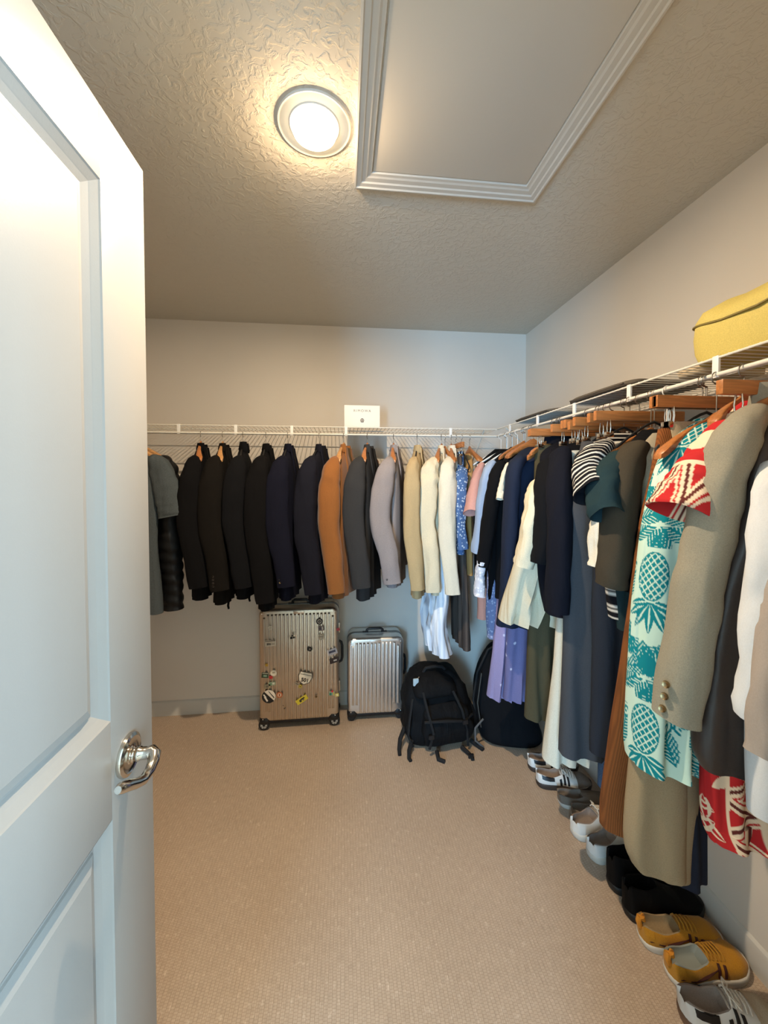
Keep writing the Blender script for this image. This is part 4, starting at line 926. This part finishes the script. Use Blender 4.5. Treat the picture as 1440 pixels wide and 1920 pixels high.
sticker(593, 1306, 'star', (122, 96, 56), .012, 0, [((70, 60, 40), circ(.004))])
sticker(622, 1300, .7, (150, 160, 140), .020, 0, [((40, 120, 100), circ(.008, -.008, -.004)), ((208, 54, 60), circ(.007, .004, .014)), ((206, 190, 70), rec(.010, -.014, .016, .008))])
sticker(632, 1303, .9, (204, 190, 96), .012, 10, [((236, 226, 190), circ(.006))])
sticker(634, 1180, .9, (176, 52, 62), .010, 14)
sticker(534, 1328, .4, (70, 62, 50), .007, 30); sticker(531, 1323, .4, (70, 62, 50), .004, -20)

# ------------------------------------------------------------------ backpacks
bpk = fabric('fabric_cordura', (19, 19, 20), rough=.75, fold=.8); web = plain('webbing', (15, 15, 16), .8); bpk2 = fabric('fabric_softbag', (15, 16, 19), rough=.8, fold=.5)
def blob(name, mat, parent, prof, n=40, e=.6, amp=.012, seed=0, lean=(0, 0)):
    """prof rows: (z, cx, cy, hx, hy)"""
    rings = []; z0, z1 = prof[0][0], prof[-1][0]
    for z, cx_, cy_, hx, hy in lerp_st(prof, 26):
        ring = []
        for j in range(n):
            a = 2 * PI * j / n; x = cx_ + hx * sgnp(math.cos(a), e); y = cy_ + hy * sgnp(math.sin(a), e)
            d = amp * (nz3(x * 9 + seed, y * 9, z * 9) + .6 * nz3(x * 21, y * 21 + seed, z * 21))
            ring.append((x + d * math.cos(a), y + d * math.sin(a), max(.001, z + d * .4)))
        rings.append(ring)
    return MB().loft(rings).build(name, mat, parent, angle=80)
def backpack():
    root = tag(empty('backpack', (.60, 2.36, 0), R(8)), 'black trekking backpack with straps slumped on the floor beside the silver suitcase', 'backpack')
    blob('pack_body', bpk, root, [(.0, .0, .02, .17, .10), (.03, 0, .02, .21, .135), (.12, .0, .02, .225, .145), (.24, -.01, .03, .215, .135), (.34, -.02, .04, .19, .12), (.40, -.03, .05, .16, .10), (.425, -.04, .05, .11, .06), (.43, -.04, .05, .03, .02)], seed=1, amp=.022)
    blob('lid_pocket', bpk, root, [(.30, -.045, -.06, .10, .03), (.33, -.045, -.065, .135, .06), (.38, -.045, -.03, .135, .075), (.415, -.045, .01, .11, .07), (.43, -.045, .02, .04, .03)], seed=2, amp=.008)
    blob('front_pocket', bpk, root, [(.03, .0, -.10, .12, .03), (.06, .01, -.115, .155, .05), (.15, .01, -.12, .16, .055), (.23, .0, -.10, .14, .045), (.27, 0, -.08, .10, .02)], seed=3, amp=.018)
    blob('side_pocket', bpk, root, [(.02, .20, .0, .02, .05), (.06, .215, .0, .035, .075), (.15, .22, .01, .03, .07), (.22, .20, .01, .015, .05)], seed=4, amp=.008)
    MB().tube([(-.10, .0, .425), (-.085, -.01, .455), (-.03, -.015, .462), (.03, -.005, .445), (.05, .0, .42)], .009, 8).build('grab_handle', web, root)
    for path in ([(-.14, -.11, .36), (-.13, -.165, .27), (-.10, -.185, .15), (-.12, -.17, .05)], [(.05, -.12, .35), (.09, -.17, .25), (.12, -.175, .12), (.13, -.17, .03)], [(-.19, -.06, .30), (-.225, -.11, .2), (-.23, -.10, .1), (-.20, -.10, .03)],
                 [(-.15, -.165, .21), (-.02, -.19, .215), (.10, -.18, .19), (.19, -.10, .17)]):
        MB().tube(path, .008, 6).build('strap', web, root)
    for path in ([(.09, -.16, .02), (.11, -.20, .010), (.12, -.235, .008), (.115, -.26, .006)], [(.17, -.12, .02), (.20, -.17, .010), (.215, -.20, .007)], [(-.07, -.16, .02), (-.08, -.21, .010), (-.05, -.235, .007)], [(-.20, -.08, .06), (-.235, -.13, .03), (-.245, -.16, .008), (-.24, -.18, .007)], [(-.23, -.02, .10), (-.27, -.06, .06), (-.285, -.09, .02), (-.29, -.12, .007)]):
        MB().tube(path, [.013, .013, .012, .011][:len(path)], 6).build('loose_strap', web, root)
    for c in ((.10, -.19, .19), (-.115, -.187, .13), (.115, -.235, .012)):
        MB().box((c[0] - .017, c[1] - .006, c[2] - .012), (c[0] + .017, c[1] + .006, c[2] + .012)).build('buckle', M['blackplastic'], root, bevel=.003)
    MB().tube([(-.12, -.03, .40), (-.145, -.05, .425), (-.165, -.05, .40)], .003, 6).build('keyring', M['chrome'], root)
    k = MB().box((-.185, -.062, .375), (-.15, -.048, .42)).build('key_tag', plain('tag_pale_blue', (176, 196, 204), .5), root, bevel=.006)
backpack()
def backpack2():
    root = tag(empty('soft_bag', (1.035, 2.335, 0), R(-14)), 'tall black soft bag leaning in the corner under the lavender shirt', 'bag')
    blob('bag_body', bpk2, root, [(.0, .03, -.03, .12, .08), (.015, .03, -.02, .18, .13), (.06, .02, -.01, .195, .14), (.20, -.01, .03, .185, .11), (.34, -.02, .06, .165, .085), (.46, -.01, .085, .13, .06), (.55, .01, .10, .08, .04), (.57, .01, .10, .02, .02)], seed=7, amp=.007, e=.7)
    MB().tube([(-.175, -.05, .06), (-.20, -.02, .22), (-.17, .02, .38), (-.10, .05, .52), (-.0, .07, .575)], .008, 8).build('piping', web, root)
    MB().tube([(-.16, -.115, .10), (-.18, -.09, .24), (-.15, -.03, .40)], .005, 6).build('zip', plain('zip_dark', (60, 54, 46), .5, .5), root)
    MB().tube([(-.15, -.14, .17), (-.20, -.16, .12), (-.20, -.17, .05), (-.15, -.17, .012)], .006, 6).build('strap', plain('grey_webbing', (90, 88, 86), .7), root)
backpack2()

# ------------------------------------------------------------------ shoes
WT = [(0, .0), (.012, .34), (.04, .56), (.10, .72), (.2, .77), (.35, .74), (.48, .78), (.62, .93), (.74, 1.0), (.84, .94), (.92, .74), (.97, .48), (.99, .28), (1, .0)]
def tabl(T, x):
    for (a, b), (c, d) in zip(T, T[1:]):
        if x <= c: return b + (d - b) * (x - a) / max(c - a, 1e-6)
    return T[-1][1]
def shoe(name, loc, ang, label, cat='shoe', group=None, L=.285, W=.052, up=None, sole=None, inner=None, stripe=None, heel=None, lace=None, toe=None, sole_h=.026, collar=(.075, .060, .080), boot=0, pattern='three', flat=False, tongue=True, bow=True):
    """local +x is the toe; the heel sits at the root"""
    root = tag(empty(name, loc, ang), label, cat, group or 'shoes along the right wall')
    ss = [0, .006, .015, .03, .05, .08, .12, .17, .22, .27, .32, .36, .40, .44, .48, .54, .60, .66, .72, .78, .84, .89, .93, .96, .98, .993, 1]
    half = lambda s: W * tabl(WT, s) * (1.0 - .0)
    # sole
    outl = [(s * L, half(s) * 1.07 + .001) for s in ss] + [(s * L, -half(s) * 1.07 - .001) for s in ss[::-1]]
    spring = lambda x: .012 * max(0, (x / L - .72) / .28) ** 2
    mb = MB(); mb.loft([[(L*.5 + (x - L*.5) * f, y * f, z + spring(x)) for x, y in outl] for z, f in ((.0, .965), (.004, .99), (sole_h * .7, 1.01), (sole_h, 1.0), (sole_h + .002, .97))])
    mb.build('sole', sole, root, angle=60)
    hb, hs, ht = collar if not boot else (boot, boot * .92, boot * .97)
    open_end = .44 if not boot else .36
    rings = []; rim = []
    NP = 9
    for s in ss:
        x = s * L; w_ = max(half(s), .0006); z0 = sole_h - .004 + spring(x); ring = []
        if .02 < s < open_end:
            f = s / open_end
            rh = hb + (hs - hb) * min(1, f / .55) if f < .55 else hs + (ht - hs) * ((f - .55) / .45) ** 1.5
            inset = .74 + .10 * math.sin(f * PI)
            for k in range(NP): q = k / (NP - 1); ring.append((x - (.010 * q if s < .1 else 0) * (1 - s * 10 if s < .1 else 0), w_ * (1 + .10 * math.sin(q * PI) - (1 - inset) * q ** 1.6), z0 + (rh - z0) * q))
            for k in range(NP): q = k / (NP - 1); ring.append((x + .003, w_ * (inset - .14 - .05 * q) * (1 - 2 * q) if False else w_ * (inset - .13) * math.cos(q * PI) * (1 - .08 * math.sin(q * PI)), rh - (rh - sole_h - .012) * abs(math.sin(q * PI)) ** .38))
            for k in range(NP): q = 1 - k / (NP - 1); ring.append((x - (.010 * q if s < .1 else 0) * (1 - s * 10 if s < .1 else 0), -w_ * (1 + .10 * math.sin(q * PI) - (1 - inset) * q ** 1.6), z0 + (rh - z0) * q))
        else:
            if s <= .02: Hh = hb * (.55 + 20 * s)
            else:
                f = (s - open_end) / (1 - open_end); Hh = ht * abs(1 - f) ** 1.15 * .62 + (.046 - .006 * f) * 1.0 + ht * .0
                Hh = max(.030, min(ht, ht * .96 - (ht - .052) * min(1, f / .55) ** .85)) if f < .62 else max(.012, .052 - .032 * ((f - .62) / .38) ** 2.2)
                Hh += sole_h * .35
            for k in range(3 * NP):
                a = PI * k / (3 * NP - 1); ring.append((x, w_ * sgnp(math.cos(a), .8), z0 + (Hh - z0 + .0) * abs(math.sin(a)) ** .72))
        rings.append(ring)
    mb = MB(); mb.loft(rings, True, True, closed=True)
    u = mb.build('upper', up, root, angle=65)
    # lining colour on the inside faces
    if inner:
        u.data.materials.append(inner); n = 3 * NP
        for p in u.data.polygons:
            vs_ = [i % n for i in p.vertices]
            xs = sum(u.data.vertices[i].co.x for i in p.vertices) / len(p.vertices)
            if len(vs_) == 4 and all(NP - 1 <= v_ <= 2 * NP for v_ in vs_) and .02 * L < xs < (open_end - .005) * L: p.material_index = 1
    def side(s, q, sgn, off=.0015):
        w_ = half(s); z0 = sole_h - .004 + spring(s * L)
        if s < open_end:
            f = s / open_end; rh = hb + (hs - hb) * min(1, f / .55) if f < .55 else hs + (ht - hs) * ((f - .55) / .45) ** 1.5
            inset = .74 + .10 * math.sin(f * PI)
            return Vector((s * L, sgn * (w_ * (1 + .10 * math.sin(q * PI) - (1 - inset) * q ** 1.6) + off), z0 + (rh - z0) * q))
        f = (s - open_end) / (1 - open_end)
        Hh = (max(.030, min(ht, ht * .96 - (ht - .052) * min(1, f / .55) ** .85)) if f < .62 else max(.012, .052 - .032 * ((f - .62) / .38) ** 2.2)) + sole_h * .35
        a = q * PI / 2
        return Vector((s * L, sgn * (w_ * sgnp(math.cos(a), .8) + off * 1.2), z0 + (Hh - z0) * abs(math.sin(a)) ** .72 + off * .8))
    def patch(nm, mat, s0, s1, q0, q1, sgn, slant=0., n=7):
        rr = []
        for i in range(n):
            q = q0 + (q1 - q0) * i / (n - 1); r1 = [side(s0 + (s1 - s0) * k / 3 + slant * (q - q0), q, sgn, .0022) for k in range(4)]; r0 = [side(s0 + (s1 - s0) * k / 3 + slant * (q - q0), q, sgn, -.002) for k in range(4)]
            rr.append(r1 + r0[::-1])
        MB().loft(rr).build(nm, mat, root, angle=60)
    if stripe:
        for sg in (1, -1):
            if pattern == 'three':
                for k in range(3): patch('stripe', stripe, .40 + k * .065, .435 + k * .065, .06, .72 - k * .05, sg, -.02)
            else:
                patch('stripe', stripe, .50, .525, .08, .62, sg, .05); patch('stripe', stripe, .57, .595, .08, .58, sg, .05); patch('stripe', stripe, .05, .5, .32, .40, sg, .25)
    if heel:
        for sg in (1, -1): patch('heel_tab', heel, .035, .30 if pattern == 'three' else .10, .62, .97, sg)
    if tongue and not boot:
        tg = MB(); rr = []
        for i in range(8):
            f = i / 7; s = .60 - f * .20; z = .052 + f * (ht - .050) ; x = s * L; hw = .020 + .006 * f
            rr.append([(x, hw * c, z + .006 * (1 - c * c) + dz) for c in (-1, -.5, 0, .5, 1) for dz in (0,)] + [(x + .004, hw * c, z + .006 * (1 - c * c) - .005) for c in (1, .5, 0, -.5, -1)])
        tg.loft(rr).build('tongue', up, root, angle=60)
    if lace:
        for k in range(5):
            s = .44 + k * .048; a = side(s, .74, 1, .002); b = side(s + .012, .74, -1, .002); m = (a + b) / 2; m.z += .017 - k * .001
            MB().tube([a, (a * .6 + m * .4) + Vector((0, 0, .007)), m, (b * .6 + m * .4) + Vector((0, 0, .007)), b], .0026, 6).build('lace', lace, root)
        c = Vector((.46 * L, 0, side(.47, 1.0, 1).z + .006))
        if bow: MB().tube([c, c + Vector((.0, .02, .012)), c + Vector((.012, .036, .004)), c + Vector((.020, .026, -.004)), c, c + Vector((.0, -.022, .012)), c + Vector((.012, -.036, .002)), c + Vector((.022, -.022, -.004)), c], .0024, 6).build('lace_bow', lace, root)
    if pattern == 'cross':
        MB().tube([(.004, 0, hb - .026), (-.004, 0, hb - .006), (-.001, 0, hb + .010), (.010, 0, hb + .012), (.014, 0, hb - .004)], [.009, .0095, .009, .0085, .007], 8).build('pull_tab', plain('tab_orange', (206, 134, 36), .7), root)
    if toe:
        rr = []
        for i in range(9):
            s = .70 + .27 * i / 8; rr.append([side(s, q, 1, .0015) for q in (.12, .35, .6, .85, 1.0)] + [side(s, q, -1, .0015) for q in (.85, .6, .35, .12)])
        MB().loft(rr, False, False, closed=False).build('toe_cap', toe, root, angle=70)
    return root
lw = plain('white_leather', (222, 218, 210), .5); gum = plain('gum_rubber', (112, 82, 62), .55); bkl = plain('black_leather', (24, 22, 22), .45); lin1 = fab('shoe_lining', (150, 134, 122)); lacew = fab('lace_white', (222, 212, 196))
suede = fab('grey_suede', (120, 110, 100)); darksole = plain('dark_sole', (58, 46, 38), .6); tps = fab('taupe_suede', (112, 100, 88)); palesole = plain('pale_sole', (176, 166, 152), .6)
mus = fab('mustard_suede', (178, 124, 34), sheen=.2); musin = plain('pale_grey_insole', (140, 144, 136), .8); beige_l = fab('beige_lining_shoe', (150, 128, 96)); maroon = plain('maroon_stripe', (66, 28, 24), .5)
wsole = plain('white_sole', (206, 198, 184), .5); blks = fabric('fabric_black_suede', (12, 12, 13), rough=.7, fold=.3)
shoe('sneaker', (1.045, 2.035, 0), R(-6), 'white sneaker with black stripes under the cream trousers, rear one of its pair', up=lw, sole=darksole, inner=lin1, stripe=bkl, heel=bkl, lace=lacew, toe=suede)
shoe('sneaker', (1.035, 1.925, 0), R(-12), 'white sneaker with black stripes under the charcoal trousers, front one of its pair', up=lw, sole=darksole, inner=lin1, stripe=bkl, heel=bkl, lace=lacew, toe=suede)
shoe('loafer', (1.085, 1.80, 0), R(-14), 'taupe suede loafer behind the white sneakers, rear one of its pair', up=tps, sole=palesole, inner=suede, sole_h=.018, collar=(.055, .048, .062), L=.275)
shoe('loafer', (1.105, 1.71, 0), R(-14), 'taupe suede loafer touching the plain white sneakers', up=tps, sole=palesole, inner=suede, sole_h=.018, collar=(.055, .048, .062), L=.265)
shoe('white_sneaker', (1.050, 1.610, 0), R(14), 'plain white leather sneaker, rear one of its pair', up=lw, sole=wsole, inner=lin1, lace=lacew, sole_h=.03, collar=(.085, .068, .088))
shoe('white_sneaker', (1.060, 1.505, 0), R(14), 'plain white leather sneaker beside the black boots', up=lw, sole=wsole, inner=lin1, lace=lacew, sole_h=.03, collar=(.085, .068, .088))
shoe('black_boot', (1.062, 1.390, 0), R(0), 'black suede ankle boot under the corduroys, rear one of its pair', cat='boot', up=blks, sole=plain('black_sole', (14, 14, 14), .6), inner=blks, sole_h=.03, boot=.15, L=.30, tongue=False)
shoe('black_boot', (1.055, 1.295, 0), R(-2), 'black suede ankle boot next to the mustard shoes', cat='boot', up=blks, sole=plain('black_sole', (14, 14, 14), .6), inner=blks, sole_h=.03, boot=.13, L=.305, tongue=False)
shoe('mustard_sneaker', (1.048, 1.215, 0), R(-7), 'mustard suede sneaker with dark stripes, the one against the black boots', up=mus, sole=wsole, inner=beige_l, stripe=maroon, lace=mus, heel=mus, sole_h=.022, pattern='cross', collar=(.078, .058, .068), tongue=False, bow=False)
shoe('mustard_sneaker', (1.062, 1.108, 0), R(2), 'mustard suede sneaker with a pale grey insole, behind the white striped sneaker', up=mus, sole=wsole, inner=musin, stripe=maroon, lace=mus, heel=mus, sole_h=.022, pattern='cross', collar=(.078, .058, .068), tongue=False, bow=False)
shoe('sneaker', (1.018, 1.018, 0), R(-11), 'white sneaker with black stripes and a gum sole, nearest the camera at the bottom right', up=lw, sole=gum, inner=lin1, stripe=bkl, heel=bkl, lace=lacew, sole_h=.032, toe=fab('pale_suede', (190, 172, 146)), collar=(.085, .068, .086))
